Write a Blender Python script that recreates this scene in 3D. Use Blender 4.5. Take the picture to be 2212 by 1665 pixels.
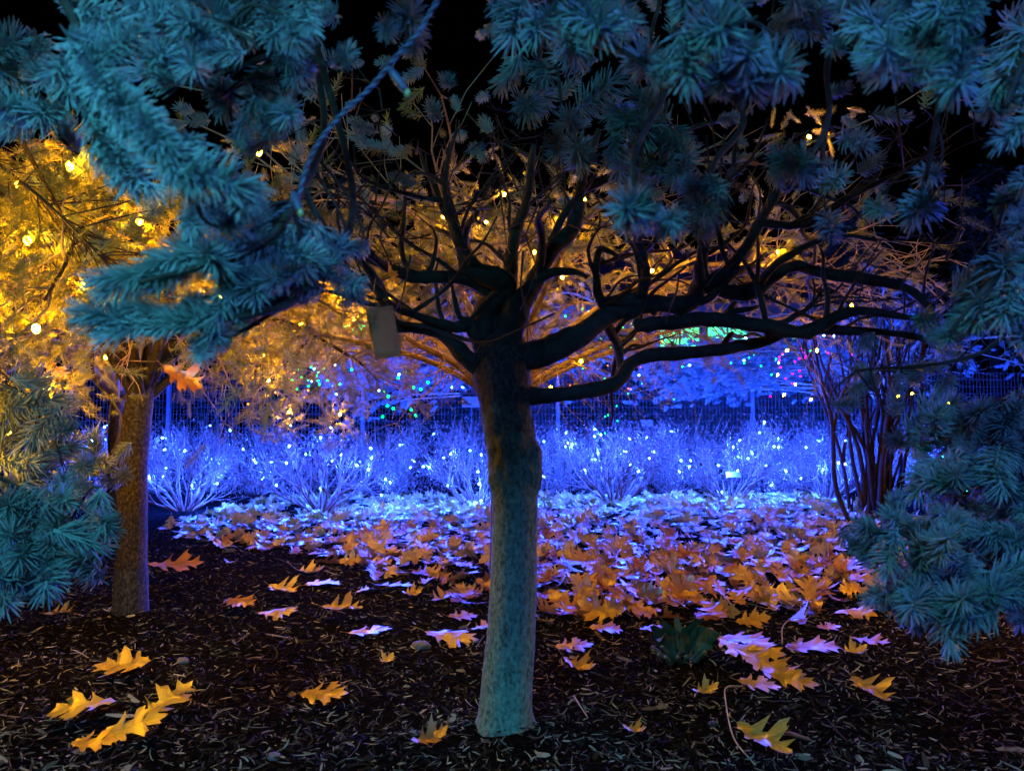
import bpy, math, random
import numpy as np
from mathutils import Vector, Matrix, Quaternion, noise as mnoise

random.seed(11)
rng = np.random.default_rng(11)
PI = math.pi
for o in list(bpy.data.objects):
    bpy.data.objects.remove(o)
SC = bpy.context.scene
COL = SC.collection

# ------------------------------------------------------------------ camera
CAMZ = 1.0
FPX, CXP, CYP, HOR = 1662.0, 1106.0, 832.5, 930.0
PITCH = math.atan((HOR - CYP) / FPX)
cam_d = bpy.data.cameras.new('camera')
cam_d.sensor_width = 36
cam_d.lens = 36 * FPX / 2212.0
cam_d.clip_start = 0.05
cam_d.clip_end = 500
cam_d.dof.use_dof = True
cam_d.dof.focus_distance = 4.6
cam_d.dof.aperture_fstop = 6.2
cam = bpy.data.objects.new('camera', cam_d)
COL.objects.link(cam)
cam.location = (0, 0, CAMZ)
cam.rotation_euler = (PI / 2 + PITCH, 0, 0)
SC.camera = cam

# ------------------------------------------------------------------ night sky, light
world = bpy.data.worlds.new('World')
SC.world = world
world.use_nodes = True
wn = world.node_tree
bg = wn.nodes['Background']
sky = wn.nodes.new('ShaderNodeTexSky')
sky.sky_type = 'NISHITA'
sky.sun_disc = False
sky.sun_elevation = math.radians(-4)
sky.sun_rotation = math.radians(180)
wn.links.new(sky.outputs[0], bg.inputs[0])
bg.inputs[1].default_value = 0.012

def area_lamp(name, loc, target, size, power, color, spread=150):
    l = bpy.data.lights.new(name, 'AREA')
    l.shape = 'DISK'
    l.size = size
    l.energy = power
    l.color = color
    l.spread = math.radians(spread)
    o = bpy.data.objects.new(name, l)
    COL.objects.link(o)
    o.location = loc
    d = Vector(target) - Vector(loc)
    o.rotation_euler = d.to_track_quat('-Z', 'Y').to_euler()
    return o
# unseen coloured floodlights behind the photographer
area_lamp('teal_floodlight', (-1.2, -1.5, 2.4), (-0.5, 2.2, 0.7), 0.4, 55, (0.08, 0.54, 0.76), 112)
area_lamp('low_teal_fill', (-0.2, -1.3, 1.3), (-0.75, 1.0, 1.32), 0.25, 3, (0.085, 0.50, 0.80), 34)  # fill lamp added to brighten the left boughs
area_lamp('blue_floodlight', (1.2, -1.2, 2.3), (0.8, 1.6, 1.3), 0.4, 62, (0.085, 0.28, 1.0))

SC.view_settings.view_transform = 'Standard'
SC.view_settings.look = 'None'
SC.view_settings.exposure = 0
SC.view_settings.gamma = 1
cy = SC.cycles
SC.render.engine = 'CYCLES'
cy.max_bounces = 5
cy.diffuse_bounces = 2
cy.glossy_bounces = 2
cy.transmission_bounces = 3
cy.transparent_max_bounces = 6
cy.sample_clamp_indirect = 1.5
cy.sample_clamp_direct = 0
cy.use_denoising = True
cy.use_light_tree = True
cy.caustics_reflective = False
cy.caustics_refractive = False

# ------------------------------------------------------------------ helpers
def D(x, y, d):
    """the place that lies d metres ahead along the sight line through (x, y)"""
    vx, vz = (x - CXP) / FPX, (CYP - y) / FPX
    fy = math.cos(PITCH) - vz * math.sin(PITCH)
    fz = math.sin(PITCH) + vz * math.cos(PITCH)
    s = d / fy
    return Vector((vx * s, d, CAMZ + fz * s))

def gz(x, y):
    heap = .035 * math.exp(-((x + .03) ** 2 + (y - 2.56) ** 2) / .045) + .03 * math.exp(-((x + 2.04) ** 2 + (y - 4.1) ** 2) / .05)
    return heap * (1 + .8 * mnoise.noise(Vector((x * 9, y * 9, 2)))) + 0.03 * mnoise.noise(Vector((x * 0.5, y * 0.5, 3.1))) + 0.022 * mnoise.noise(Vector((x * 2.6, y * 2.6, 9)))

def G(x, y, lift=0.0):
    """a ground point seen at (x, y)"""
    vx, vz = (x - CXP) / FPX, (CYP - y) / FPX
    fy = math.cos(PITCH) - vz * math.sin(PITCH)
    fz = math.sin(PITCH) + vz * math.cos(PITCH)
    s = -CAMZ / fz
    return Vector((vx * s, fy * s, gz(vx * s, fy * s) + lift))

def tag(o, label=None, cat=None, group=None, kind=None):
    if label: o['label'] = label
    if cat: o['category'] = cat
    if group: o['group'] = group
    if kind: o['kind'] = kind
    return o

def thing(name, base, label, cat, group=None):
    o = bpy.data.objects.new(name, None)
    o.empty_display_size = 0.1
    COL.objects.link(o)
    o.location = base
    return tag(o, label, cat, group)

class MB:
    def __init__(s):
        s.v, s.q, s.t, s.n = [], [], [], 0
        s.c = []
    def add(s, v, quads=None, tris=None, col=None):
        v = np.asarray(v, dtype=np.float64).reshape(-1, 3)
        if quads is not None and len(quads): s.q.append(np.asarray(quads, dtype=np.int64) + s.n)
        if tris is not None and len(tris): s.t.append(np.asarray(tris, dtype=np.int64) + s.n)
        s.v.append(v)
        if col is not None: s.c.append(np.full(len(v), col) if np.isscalar(col) else col)
        s.n += len(v)
    def tube(s, pts, rad, sides=6, cap=True, bump=0.0, seed=0):
        pts = [Vector(p) for p in pts]
        n = len(pts)
        if np.isscalar(rad): rad = [rad] * n
        tang = []
        for i in range(n):
            a, b = pts[max(i - 1, 0)], pts[min(i + 1, n - 1)]
            t = (b - a)
            tang.append(t.normalized() if t.length > 1e-9 else Vector((0, 0, 1)))
        ref = Vector((0, 0, 1)) if abs(tang[0].z) < 0.9 else Vector((1, 0, 0))
        u = tang[0].cross(ref).normalized()
        vv = np.empty((n * sides, 3))
        ang = [2 * PI * k / sides for k in range(sides)]
        for i in range(n):
            t = tang[i]
            u = (u - t * u.dot(t))
            u = u.normalized() if u.length > 1e-6 else t.orthogonal().normalized()
            w = t.cross(u)
            for k in range(sides):
                d = u * math.cos(ang[k]) + w * math.sin(ang[k])
                r = rad[i]
                if bump:
                    q = pts[i] + d * r
                    r *= 1 + bump * mnoise.noise(q * (0.35 / max(rad[0], 0.01)) + Vector((seed, 0, 0))) \
                        + 0.5 * bump * mnoise.noise(q * (1.1 / max(rad[0], 0.01)) + Vector((seed, 7, 0)))
                vv[i * sides + k] = pts[i] + d * r
        quads = [(i * sides + k, i * sides + (k + 1) % sides, (i + 1) * sides + (k + 1) % sides, (i + 1) * sides + k)
                 for i in range(n - 1) for k in range(sides)]
        tris = []
        if cap:
            tris = [(0, k + 1, k) for k in range(1, sides - 1)] + \
                   [((n - 1) * sides, (n - 1) * sides + k, (n - 1) * sides + k + 1) for k in range(1, sides - 1)]
        s.add(vv, quads, tris)
    def box(s, c, size, rot=None):
        sx, sy, sz = [k / 2 for k in size]
        vs = [Vector((x * sx, y * sy, z * sz)) for x in (-1, 1) for y in (-1, 1) for z in (-1, 1)]
        if rot is not None: vs = [rot @ v for v in vs]
        s.add([v + Vector(c) for v in vs], [(0, 1, 3, 2), (4, 6, 7, 5), (0, 4, 5, 1), (2, 3, 7, 6), (0, 2, 6, 4), (1, 5, 7, 3)])
    def ball(s, c, r, seg=8, rings=6, stretch=(1, 1, 1), rot=None):
        vs = []
        for i in range(rings + 1):
            a = PI * i / rings
            for k in range(seg):
                b = 2 * PI * k / seg
                v = Vector((math.sin(a) * math.cos(b) * r * stretch[0], math.sin(a) * math.sin(b) * r * stretch[1], math.cos(a) * r * stretch[2]))
                if rot is not None: v = rot @ v
                vs.append(v + Vector(c))
        s.add(vs, [(i * seg + k, (i + 1) * seg + k, (i + 1) * seg + (k + 1) % seg, i * seg + (k + 1) % seg) for i in range(rings) for k in range(seg)])
    def mesh(s, name, mat, base=(0, 0, 0), smooth=True):
        me = bpy.data.meshes.new(name)
        v = np.concatenate(s.v) - np.asarray(base, dtype=np.float64)
        q = np.concatenate(s.q) if s.q else np.zeros((0, 4), dtype=np.int64)
        t = np.concatenate(s.t) if s.t else np.zeros((0, 3), dtype=np.int64)
        nl = len(q) * 4 + len(t) * 3
        me.vertices.add(len(v)); me.loops.add(nl); me.polygons.add(len(q) + len(t))
        me.vertices.foreach_set('co', v.ravel())
        me.loops.foreach_set('vertex_index', np.concatenate([q.ravel(), t.ravel()]).astype(np.int32))
        starts = np.concatenate([np.arange(len(q)) * 4, len(q) * 4 + np.arange(len(t)) * 3])
        me.polygons.foreach_set('loop_start', starts.astype(np.int32))
        if s.c:
            a = me.attributes.new('tint', 'FLOAT', 'POINT')
            a.data.foreach_set('value', np.concatenate(s.c).astype(np.float32))
        me.update(calc_edges=True)
        me.polygons.foreach_set('use_smooth', np.full(len(me.polygons), bool(smooth)))
        me.materials.append(mat)
        me.validate()
        return me
    def build(s, name, mat, parent=None, base=(0, 0, 0), smooth=True):
        o = bpy.data.objects.new(name, s.mesh(name, mat, base, smooth))
        COL.objects.link(o)
        if parent is not None: o.parent = parent
        elif tuple(base) != (0, 0, 0): o.location = base
        return o

def crom(pts, k=6):
    """smooth curve through points"""
    P = [Vector(p) for p in pts]
    if len(P) < 3: 
        return [P[0].lerp(P[-1], i / k) for i in range(k + 1)]
    P = [P[0] * 2 - P[1]] + P + [P[-1] * 2 - P[-2]]
    out = []
    for i in range(1, len(P) - 2):
        a, b, c, d = P[i - 1:i + 3]
        for j in range(k):
            t = j / k
            out.append(0.5 * ((2 * b) + (c - a) * t + (2 * a - 5 * b + 4 * c - d) * t * t + (3 * b - a - 3 * c + d) * t ** 3))
    out.append(P[-2])
    return out

def lerps(vals, n):
    return list(np.interp(np.linspace(0, 1, n), np.linspace(0, 1, len(vals)), vals))

def rv(s=1.0):
    return Vector((random.gauss(0, s), random.gauss(0, s), random.gauss(0, s)))

def orient(loc, direction, scale=1.0, roll=None):
    q = Vector(direction).normalized().to_track_quat('Z', 'Y')
    q = q @ Quaternion((0, 0, 1), random.uniform(0, 2 * PI) if roll is None else roll)
    return Matrix.LocRotScale(Vector(loc), q, Vector((scale,) * 3))

# ------------------------------------------------------------------ materials
def nt(name):
    m = bpy.data.materials.new(name)
    m.use_nodes = True
    return m, m.node_tree.nodes, m.node_tree.links, m.node_tree.nodes['Principled BSDF']

def ramp(N, stops):
    r = N.new('ShaderNodeValToRGB')
    e = r.color_ramp.elements
    while len(e) < len(stops): e.new(0.5)
    for k, (p, c) in enumerate(stops):
        e[k].position = p
        e[k].color = (*c, 1)
    return r

def noise_mat(name, stops, scale=8, rough=0.8, spec=0.3, bump=0.3, bscale=40, stretch=(1, 1, 1), dist=0.01, detail=5, coat=0.0):
    m, N, L, b = nt(name)
    tc = N.new('ShaderNodeTexCoord')
    mp = N.new('ShaderNodeMapping')
    mp.inputs['Scale'].default_value = stretch
    L.new(tc.outputs['Object'], mp.inputs[0])
    n = N.new('ShaderNodeTexNoise')
    n.inputs['Scale'].default_value = scale
    n.inputs['Detail'].default_value = detail
    n.inputs['Roughness'].default_value = 0.65
    L.new(mp.outputs[0], n.inputs['Vector'])
    r = ramp(N, stops)
    L.new(n.outputs[0], r.inputs[0])
    L.new(r.outputs[0], b.inputs['Base Color'])
    b.inputs['Roughness'].default_value = rough
    b.inputs['Specular IOR Level'].default_value = spec
    b.inputs['Coat Weight'].default_value = coat
    if bump:
        n2 = N.new('ShaderNodeTexNoise')
        n2.inputs['Scale'].default_value = bscale
        n2.inputs['Detail'].default_value = 6
        n2.inputs['Roughness'].default_value = 0.7
        L.new(mp.outputs[0], n2.inputs['Vector'])
        bp = N.new('ShaderNodeBump')
        bp.inputs['Strength'].default_value = bump
        bp.inputs['Distance'].default_value = dist
        L.new(n2.outputs[0], bp.inputs['Height'])
        L.new(bp.outputs[0], b.inputs['Normal'])
    return m

def emit_mat(name, color, strength):
    m = bpy.data.materials.new(name)
    m.use_nodes = True
    N, L = m.node_tree.nodes, m.node_tree.links
    N.clear()
    e = N.new('ShaderNodeEmission')
    e.inputs[0].default_value = (*color, 1)
    e.inputs[1].default_value = strength
    out = N.new('ShaderNodeOutputMaterial')
    L.new(e.outputs[0], out.inputs[0])
    m.cycles.emission_sampling = 'FRONT'
    return m

def needle_mat(name, c1, c2):
    m, N, L, b = nt(name)
    oi = N.new('ShaderNodeObjectInfo')
    r = ramp(N, [(0, c1), (1, c2)])
    L.new(oi.outputs['Random'], r.inputs[0])
    L.new(r.outputs[0], b.inputs['Base Color'])
    b.inputs['Roughness'].default_value = 0.55
    b.inputs['Specular IOR Level'].default_value = 0.35
    return m

M_needle = needle_mat('spruce_needles', (0.10, 0.155, 0.15), (0.19, 0.25, 0.24))
M_needle_dull = needle_mat('green_spruce_needles', (0.12, 0.12, 0.022), (0.21, 0.195, 0.035))
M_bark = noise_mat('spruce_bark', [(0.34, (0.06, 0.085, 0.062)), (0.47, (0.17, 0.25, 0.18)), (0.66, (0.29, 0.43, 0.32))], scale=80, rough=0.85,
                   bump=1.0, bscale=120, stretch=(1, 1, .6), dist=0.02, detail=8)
M_bark2 = noise_mat('brown_spruce_bark', [(0.38, (0.010, 0.008, 0.007)), (0.5, (0.036, 0.03, 0.026)), (0.66, (0.10, 0.085, 0.075))], scale=85, bump=0.9, bscale=130, stretch=(1, 1, .6), dist=0.01, detail=7)
def bark_with_shaded_top(m):  # brown bark towards the top, with canopy shade put into its colour
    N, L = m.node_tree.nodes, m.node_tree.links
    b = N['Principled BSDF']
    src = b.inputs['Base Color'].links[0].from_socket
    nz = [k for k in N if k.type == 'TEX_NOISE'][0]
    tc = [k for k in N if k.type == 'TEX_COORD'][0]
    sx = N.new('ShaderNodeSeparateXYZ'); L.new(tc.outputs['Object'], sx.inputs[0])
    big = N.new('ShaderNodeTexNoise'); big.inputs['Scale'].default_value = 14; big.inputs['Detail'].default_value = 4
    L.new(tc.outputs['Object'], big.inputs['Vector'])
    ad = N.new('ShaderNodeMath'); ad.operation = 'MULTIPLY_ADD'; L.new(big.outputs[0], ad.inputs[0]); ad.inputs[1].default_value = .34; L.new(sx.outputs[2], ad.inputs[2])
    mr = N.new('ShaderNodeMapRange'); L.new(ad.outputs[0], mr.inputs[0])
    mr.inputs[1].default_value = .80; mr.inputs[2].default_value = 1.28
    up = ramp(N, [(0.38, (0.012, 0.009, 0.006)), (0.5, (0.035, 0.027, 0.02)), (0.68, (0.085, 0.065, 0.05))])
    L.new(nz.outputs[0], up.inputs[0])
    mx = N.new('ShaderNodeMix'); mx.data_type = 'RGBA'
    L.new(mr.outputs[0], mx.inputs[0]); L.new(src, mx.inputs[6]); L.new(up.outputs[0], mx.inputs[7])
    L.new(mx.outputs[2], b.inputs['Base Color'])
bark_with_shaded_top(M_bark)
M_limb = noise_mat('limb_bark', [(0.3, (0.012, 0.009, 0.006)), (0.6, (0.032, 0.024, 0.018)), (0.8, (0.08, 0.06, 0.045))], scale=22, bump=0.6, bscale=60, dist=0.008)
M_twig = noise_mat('twig_bark', [(0.3, (0.16, 0.10, 0.05)), (0.7, (0.34, 0.25, 0.16))], scale=18, bump=0.0)
M_bushstem = noise_mat('azalea_bark', [(0.35, (0.08, 0.03, 0.02)), (0.7, (0.26, 0.14, 0.085))], scale=15, bump=0.0, rough=0.7)
M_bushleaf = noise_mat('azalea_leaf', [(0.35, (0.08, 0.03, 0.02)), (0.7, (0.20, 0.11, 0.07))], scale=5, bump=0.0, rough=0.6)
M_metal = noise_mat('galvanised_wire', [(0.3, (0.06, 0.065, 0.07)), (0.7, (0.11, 0.115, 0.12))], scale=6, rough=0.6, bump=0.0)
M_post = noise_mat('fence_post_paint', [(0.3, (0.10, 0.11, 0.12)), (0.7, (0.16, 0.17, 0.18))], scale=9, rough=0.5, bump=0.2)
M_cord = noise_mat('cord_plastic', [(0.3, (0.035, 0.035, 0.07)), (0.7, (0.065, 0.065, 0.11))], scale=30, rough=0.45, bump=0.0)
M_cordgreen = noise_mat('thin_cord', [(0.3, (0.02, 0.04, 0.02)), (0.7, (0.03, 0.06, 0.03))], scale=30, rough=0.5, bump=0.0)
M_darkleaf = noise_mat('dark_foliage', [(0.3, (0.012, 0.028, 0.016)), (0.7, (0.035, 0.06, 0.03))], scale=4, rough=0.6, bump=0.0)
M_stone = noise_mat('pale_stone', [(0.3, (0.06, 0.06, 0.055)), (0.7, (0.16, 0.155, 0.15))], scale=6, bump=0.5, bscale=20)
M_shag = noise_mat('shaggy_bark', [(0.3, (0.010, 0.007, 0.004)), (0.6, (0.035, 0.022, 0.011)), (0.8, (0.16, 0.10, 0.045))], scale=10, stretch=(3, 3, 0.6), bump=0.8, bscale=30, dist=0.01)
M_card = noise_mat('weathered_card', [(0.3, (0.36, 0.19, 0.075)), (0.55, (0.46, 0.27, 0.13)), (0.70, (0.12, 0.06, 0.025))], scale=9, bump=0.1, rough=0.6)
def make_translucent(m, f):
    N, L = m.node_tree.nodes, m.node_tree.links
    b = N['Principled BSDF']
    tr = N.new('ShaderNodeBsdfTranslucent')
    L.new(b.inputs['Base Color'].links[0].from_socket, tr.inputs[0])
    ms = N.new('ShaderNodeMixShader'); ms.inputs[0].default_value = f
    out = [k for k in N if k.type == 'OUTPUT_MATERIAL'][0]
    L.new(b.outputs[0], ms.inputs[1]); L.new(tr.outputs[0], ms.inputs[2]); L.new(ms.outputs[0], out.inputs[0])
make_translucent(M_card, .5)
M_plaque = noise_mat('white_plate', [(0.3, (0.22, 0.22, 0.21)), (0.7, (0.3, 0.3, 0.29))], scale=4, bump=0.0, rough=0.4)
M_wall = noise_mat('render_wall', [(0.3, (0.22, 0.22, 0.2)), (0.7, (0.32, 0.31, 0.29))], scale=3, bump=0.2)
M_roof = noise_mat('dark_roof', [(0.3, (0.03, 0.03, 0.035)), (0.7, (0.06, 0.06, 0.065))], scale=5, bump=0.3)
M_clump = noise_mat('perennial_leaf', [(0.3, (0.03, 0.055, 0.03)), (0.7, (0.10, 0.12, 0.06))], scale=18, bump=0.3, rough=0.5)
M_cut = noise_mat('cut_stem_end', [(0.3, (0.16, 0.15, 0.10)), (0.7, (0.28, 0.26, 0.18))], scale=30, bump=0.2)
M_straw = noise_mat('dry_straw', [(0.3, (0.38, 0.30, 0.14)), (0.7, (0.52, 0.44, 0.24))], scale=20, bump=0.0)

AMB = (1.0, 0.42, 0.003)
BLU = (0.012, 0.062, 1.0)
M_amber = emit_mat('amber_bulb_glow', AMB, 5200)
M_amber_big = emit_mat('amber_lamp_glow', AMB, 2000)
M_blue = emit_mat('blue_bulb_glow', BLU, 165000)
M_green = emit_mat('green_bulb_glow', (0.0, 1.0, 0.10), 9)
M_magenta = emit_mat('magenta_bulb_glow', (1.0, 0.0, 0.65), 6)
M_cyan = emit_mat('cyan_bulb_glow', (0.03, 0.8, 0.7), 40)
M_red = emit_mat('red_bulb_glow', (1.0, 0.06, 0.02), 30)
M_window = emit_mat('green_lit_window', (0.05, 0.85, 0.30), 4.0)
M_coldbulb, N_, L_, b_ = nt('unlit_bulb')
b_.inputs['Base Color'].default_value = (0.2, 0.17, 0.06, 1)
b_.inputs['Roughness'].default_value = 0.2

def mulch_mat():
    m, N, L, b = nt('bark_mulch')
    tc = N.new('ShaderNodeTexCoord')
    n = N.new('ShaderNodeTexNoise'); n.inputs['Scale'].default_value = 35; n.inputs['Detail'].default_value = 8
    n.inputs['Roughness'].default_value = 0.75
    L.new(tc.outputs['Object'], n.inputs['Vector'])
    r = ramp(N, [(0.35, (0.004, 0.0035, 0.003)), (0.6, (0.008, 0.007, 0.006)), (0.8, (0.018, 0.015, 0.011))])
    L.new(n.outputs[0], r.inputs[0]); L.new(r.outputs[0], b.inputs['Base Color'])
    bp = N.new('ShaderNodeBump'); bp.inputs['Strength'].default_value = 0.9; bp.inputs['Distance'].default_value = 0.03
    L.new(n.outputs[0], bp.inputs['Height']); L.new(bp.outputs[0], b.inputs['Normal'])
    b.inputs['Roughness'].default_value = 0.95
    b.inputs['Specular IOR Level'].default_value = 0.0
    return m
M_mulch = mulch_mat()

def tint_mat(name, stops, rough=0.8, spec=0.25):
    m, N, L, b = nt(name)
    a = N.new('ShaderNodeAttribute'); a.attribute_name = 'tint'
    r = ramp(N, stops)
    L.new(a.outputs['Fac'], r.inputs[0]); L.new(r.outputs[0], b.inputs['Base Color'])
    b.inputs['Roughness'].default_value = rough
    b.inputs['Specular IOR Level'].default_value = spec
    return m
M_sliver = tint_mat('mulch_slivers', [(0.0, (0.012, 0.01, 0.007)), (0.5, (0.02, 0.017, 0.012)), (0.8, (0.13, 0.12, 0.09)), (1.0, (0.34, 0.31, 0.21))], rough=0.9, spec=0.05)

def leaf_mat(name='dry_oak_leaf', tone=None):
    m, N, L, b = nt(name)
    oi = N.new('ShaderNodeObjectInfo')
    r = ramp(N, [(0.0, (0.42, 0.175, 0.02)), (0.3, (0.52, 0.27, 0.03)), (0.6, (0.45, 0.20, 0.022)), (0.82, (0.26, 0.09, 0.015)), (1.0, (0.56, 0.34, 0.05))])
    if tone is not None: r = ramp(N, [(0, tone), (1, tuple(k * .8 for k in tone))])
    L.new(oi.outputs['Random'], r.inputs[0])
    tc = N.new('ShaderNodeTexCoord')
    n = N.new('ShaderNodeTexNoise'); n.inputs['Scale'].default_value = 28; n.inputs['Detail'].default_value = 5
    L.new(tc.outputs['Object'], n.inputs['Vector'])
    r2 = ramp(N, [(0.3, (0.5, 0.42, 0.36)), (0.55, (1, 1, 1))])
    L.new(n.outputs[0], r2.inputs[0])
    mx = N.new('ShaderNodeMix'); mx.data_type = 'RGBA'; mx.blend_type = 'MULTIPLY'; mx.inputs[0].default_value = 0.8
    L.new(r.outputs[0], mx.inputs[6]); L.new(r2.outputs[0], mx.inputs[7])
    # the midrib and side veins are printed in the leaf's own colour
    sx = N.new('ShaderNodeSeparateXYZ'); L.new(tc.outputs['Object'], sx.inputs[0])
    ab = N.new('ShaderNodeMath'); ab.operation = 'ABSOLUTE'; L.new(sx.outputs[1], ab.inputs[0])
    sk = N.new('ShaderNodeMath'); sk.operation = 'MULTIPLY_ADD'; L.new(ab.outputs[0], sk.inputs[0]); sk.inputs[1].default_value = -0.75
    L.new(sx.outputs[0], sk.inputs[2])
    fr = N.new('ShaderNodeMath'); fr.operation = 'PINGPONG'; L.new(sk.outputs[0], fr.inputs[0]); fr.inputs[1].default_value = 0.0145
    lt = N.new('ShaderNodeMath'); lt.operation = 'LESS_THAN'; L.new(fr.outputs[0], lt.inputs[0]); lt.inputs[1].default_value = 0.0009
    lt2 = N.new('ShaderNodeMath'); lt2.operation = 'LESS_THAN'; L.new(ab.outputs[0], lt2.inputs[0]); lt2.inputs[1].default_value = 0.0013
    mxv = N.new('ShaderNodeMath'); mxv.operation = 'MAXIMUM'; L.new(lt.outputs[0], mxv.inputs[0]); L.new(lt2.outputs[0], mxv.inputs[1])
    ml = N.new('ShaderNodeMath'); ml.operation = 'MULTIPLY'; L.new(mxv.outputs[0], ml.inputs[0]); ml.inputs[1].default_value = 0.55
    mv = N.new('ShaderNodeMix'); mv.data_type = 'RGBA'
    L.new(ml.outputs[0], mv.inputs[0]); L.new(mx.outputs[2], mv.inputs[6]); mv.inputs[7].default_value = (0.12, 0.05, 0.015, 1)
    L.new(mv.outputs[2], b.inputs['Base Color'])
    b.inputs['Roughness'].default_value = 0.42
    b.inputs['Specular IOR Level'].default_value = 1.0
    b.inputs['Coat Weight'].default_value = 1.0
    b.inputs['Coat Roughness'].default_value = 0.30
    b.inputs['Coat IOR'].default_value = 1.7
    b.inputs['Sheen Weight'].default_value = 0.0
    b.inputs['Sheen Roughness'].default_value = 0.35
    tr = N.new('ShaderNodeBsdfTranslucent')
    L.new(mv.outputs[2], tr.inputs[0])
    ms = N.new('ShaderNodeMixShader'); ms.inputs[0].default_value = 0.2
    out = [k for k in N if k.type == 'OUTPUT_MATERIAL'][0]
    L.new(b.outputs[0], ms.inputs[1]); L.new(tr.outputs[0], ms.inputs[2]); L.new(ms.outputs[0], out.inputs[0])
    bp = N.new('ShaderNodeBump'); bp.inputs['Strength'].default_value = 0.35; bp.inputs['Distance'].default_value = 0.004
    L.new(n.outputs[0], bp.inputs['Height']); L.new(bp.outputs[0], b.inputs['Normal'])
    return m
M_leaf = leaf_mat()
TONES = [('orange', leaf_mat('orange_oak_leaf', (0.50, 0.23, 0.022))), ('golden', leaf_mat('golden_oak_leaf', (0.58, 0.34, 0.04))),
         ('rusty', leaf_mat('rusty_oak_leaf', (0.38, 0.12, 0.018))), ('brown', leaf_mat('brown_oak_leaf', (0.17, 0.075, 0.015)))]

# ------------------------------------------------------------------ scattering of copies inside one stuff object
def scatter(name, mats, protos, mat, parent=None, base=(0, 0, 0)):
    """one object whose points each carry a copy of one of the prototype objects"""
    n = len(mats)
    me = bpy.data.meshes.new(name)
    me.vertices.add(n)
    co, eu, sc, ix = np.empty((n, 3)), np.empty((n, 3)), np.empty(n), np.empty(n, dtype=np.int32)
    b = Vector(base)
    for i, m4 in enumerate(mats):
        l, q, s = m4.decompose()
        co[i] = l - b
        eu[i] = q.to_euler()
        sc[i] = s.x
        ix[i] = random.randrange(len(protos))
    me.vertices.foreach_set('co', co.ravel())
    a = me.attributes.new('turn', 'FLOAT_VECTOR', 'POINT'); a.data.foreach_set('vector', eu.ravel())
    a = me.attributes.new('size', 'FLOAT', 'POINT'); a.data.foreach_set('value', sc)
    a = me.attributes.new('pick', 'INT', 'POINT'); a.data.foreach_set('value', ix)
    me.materials.append(mat)
    o = bpy.data.objects.new(name, me)
    COL.objects.link(o)
    if parent is not None: o.parent = parent
    else: o.location = base
    o['kind'] = 'stuff'
    g = bpy.data.node_groups.new(name, 'GeometryNodeTree')
    g.interface.new_socket('Geometry', in_out='INPUT', socket_type='NodeSocketGeometry')
    g.interface.new_socket('Geometry', in_out='OUTPUT', socket_type='NodeSocketGeometry')
    gi, go = g.nodes.new('NodeGroupInput'), g.nodes.new('NodeGroupOutput')
    ip = g.nodes.new('GeometryNodeInstanceOnPoints')
    jn = g.nodes.new('GeometryNodeJoinGeometry')
    for p in protos:
        oi = g.nodes.new('GeometryNodeObjectInfo')
        oi.transform_space = 'ORIGINAL'
        oi.inputs['Object'].default_value = p
        oi.inputs['As Instance'].default_value = True
        g.links.new(oi.outputs['Geometry'], jn.inputs[0])
    def attr(nm, ty):
        k = g.nodes.new('GeometryNodeInputNamedAttribute')
        k.data_type = ty
        k.inputs['Name'].default_value = nm
        return k.outputs['Attribute']
    g.links.new(gi.outputs[0], ip.inputs['Points'])
    g.links.new(jn.outputs[0], ip.inputs['Instance'])
    ip.inputs['Pick Instance'].default_value = True
    g.links.new(attr('pick', 'INT'), ip.inputs['Instance Index'])
    g.links.new(attr('turn', 'FLOAT_VECTOR'), ip.inputs['Rotation'])
    g.links.new(attr('size', 'FLOAT'), ip.inputs['Scale'])
    g.links.new(ip.outputs[0], go.inputs[0])
    md = o.modifiers.new('copies', 'NODES')
    md.node_group = g
    return o

# ------------------------------------------------------------------ needle shoots
NEEDLE = 0.027
def shoot_mesh(k, length, n, tip=True, thick=0.0011, ang=(38, 72), mat=None):
    mb = MB()
    rr = random.Random(100 + k)
    bend = Vector((rr.uniform(-.012, .012), rr.uniform(-.012, .012), 0))
    def axis(t): return Vector((0, 0, t * length)) + bend * (t * t)
    mb.tube([axis(t) for t in (0, .35, .7, 1)], [.0026, .0022, .0018, .0012], 5)
    ga = PI * (3 - 5 ** .5)
    for i in range(n):
        t = (i + .5) / n
        if t > 0.86 and tip:
            a = math.radians(rr.uniform(4, 48))
        else:
            a = math.radians(rr.uniform(*ang))
        t = min(1, .04 + t * 0.97)
        b = i * ga + rr.uniform(-.25, .25)
        o = axis(t)
        rad = Vector((math.cos(b), math.sin(b), 0))
        d0 = rad * math.sin(a) + Vector((0, 0, math.cos(a)))
        L = NEEDLE * rr.uniform(.82, 1.12)
        curl = rr.uniform(.05, .45)
        d1 = (d0 + Vector((0, 0, curl))).normalized()
        p = [o, o + d0 * L * .35, o + d0 * L * .35 + (d0 + d1).normalized() * L * .35, 0]
        p[3] = p[2] + d1 * L * .3
        mb.tube(p, [thick * .75, thick, thick * .95, thick * .3], 3, cap=False)
    return mb.mesh('needle_shoot', mat or M_needle)
SHOOTS = [shoot_mesh(0, .060, 120), shoot_mesh(1, .075, 140), shoot_mesh(2, .045, 95), shoot_mesh(3, .085, 150, ang=(30, 62)), shoot_mesh(4, .055, 105, ang=(50, 82))]
SPARSE = [shoot_mesh(7, .105, 58, thick=.0010, ang=(42, 70), mat=M_needle_dull), shoot_mesh(8, .13, 66, thick=.0010, ang=(36, 62), mat=M_needle_dull), shoot_mesh(9, .08, 46, thick=.0011, ang=(48, 78), mat=M_needle_dull)]
sparse_protos = []
shoot_protos = []           # the first object made of each mesh

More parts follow.
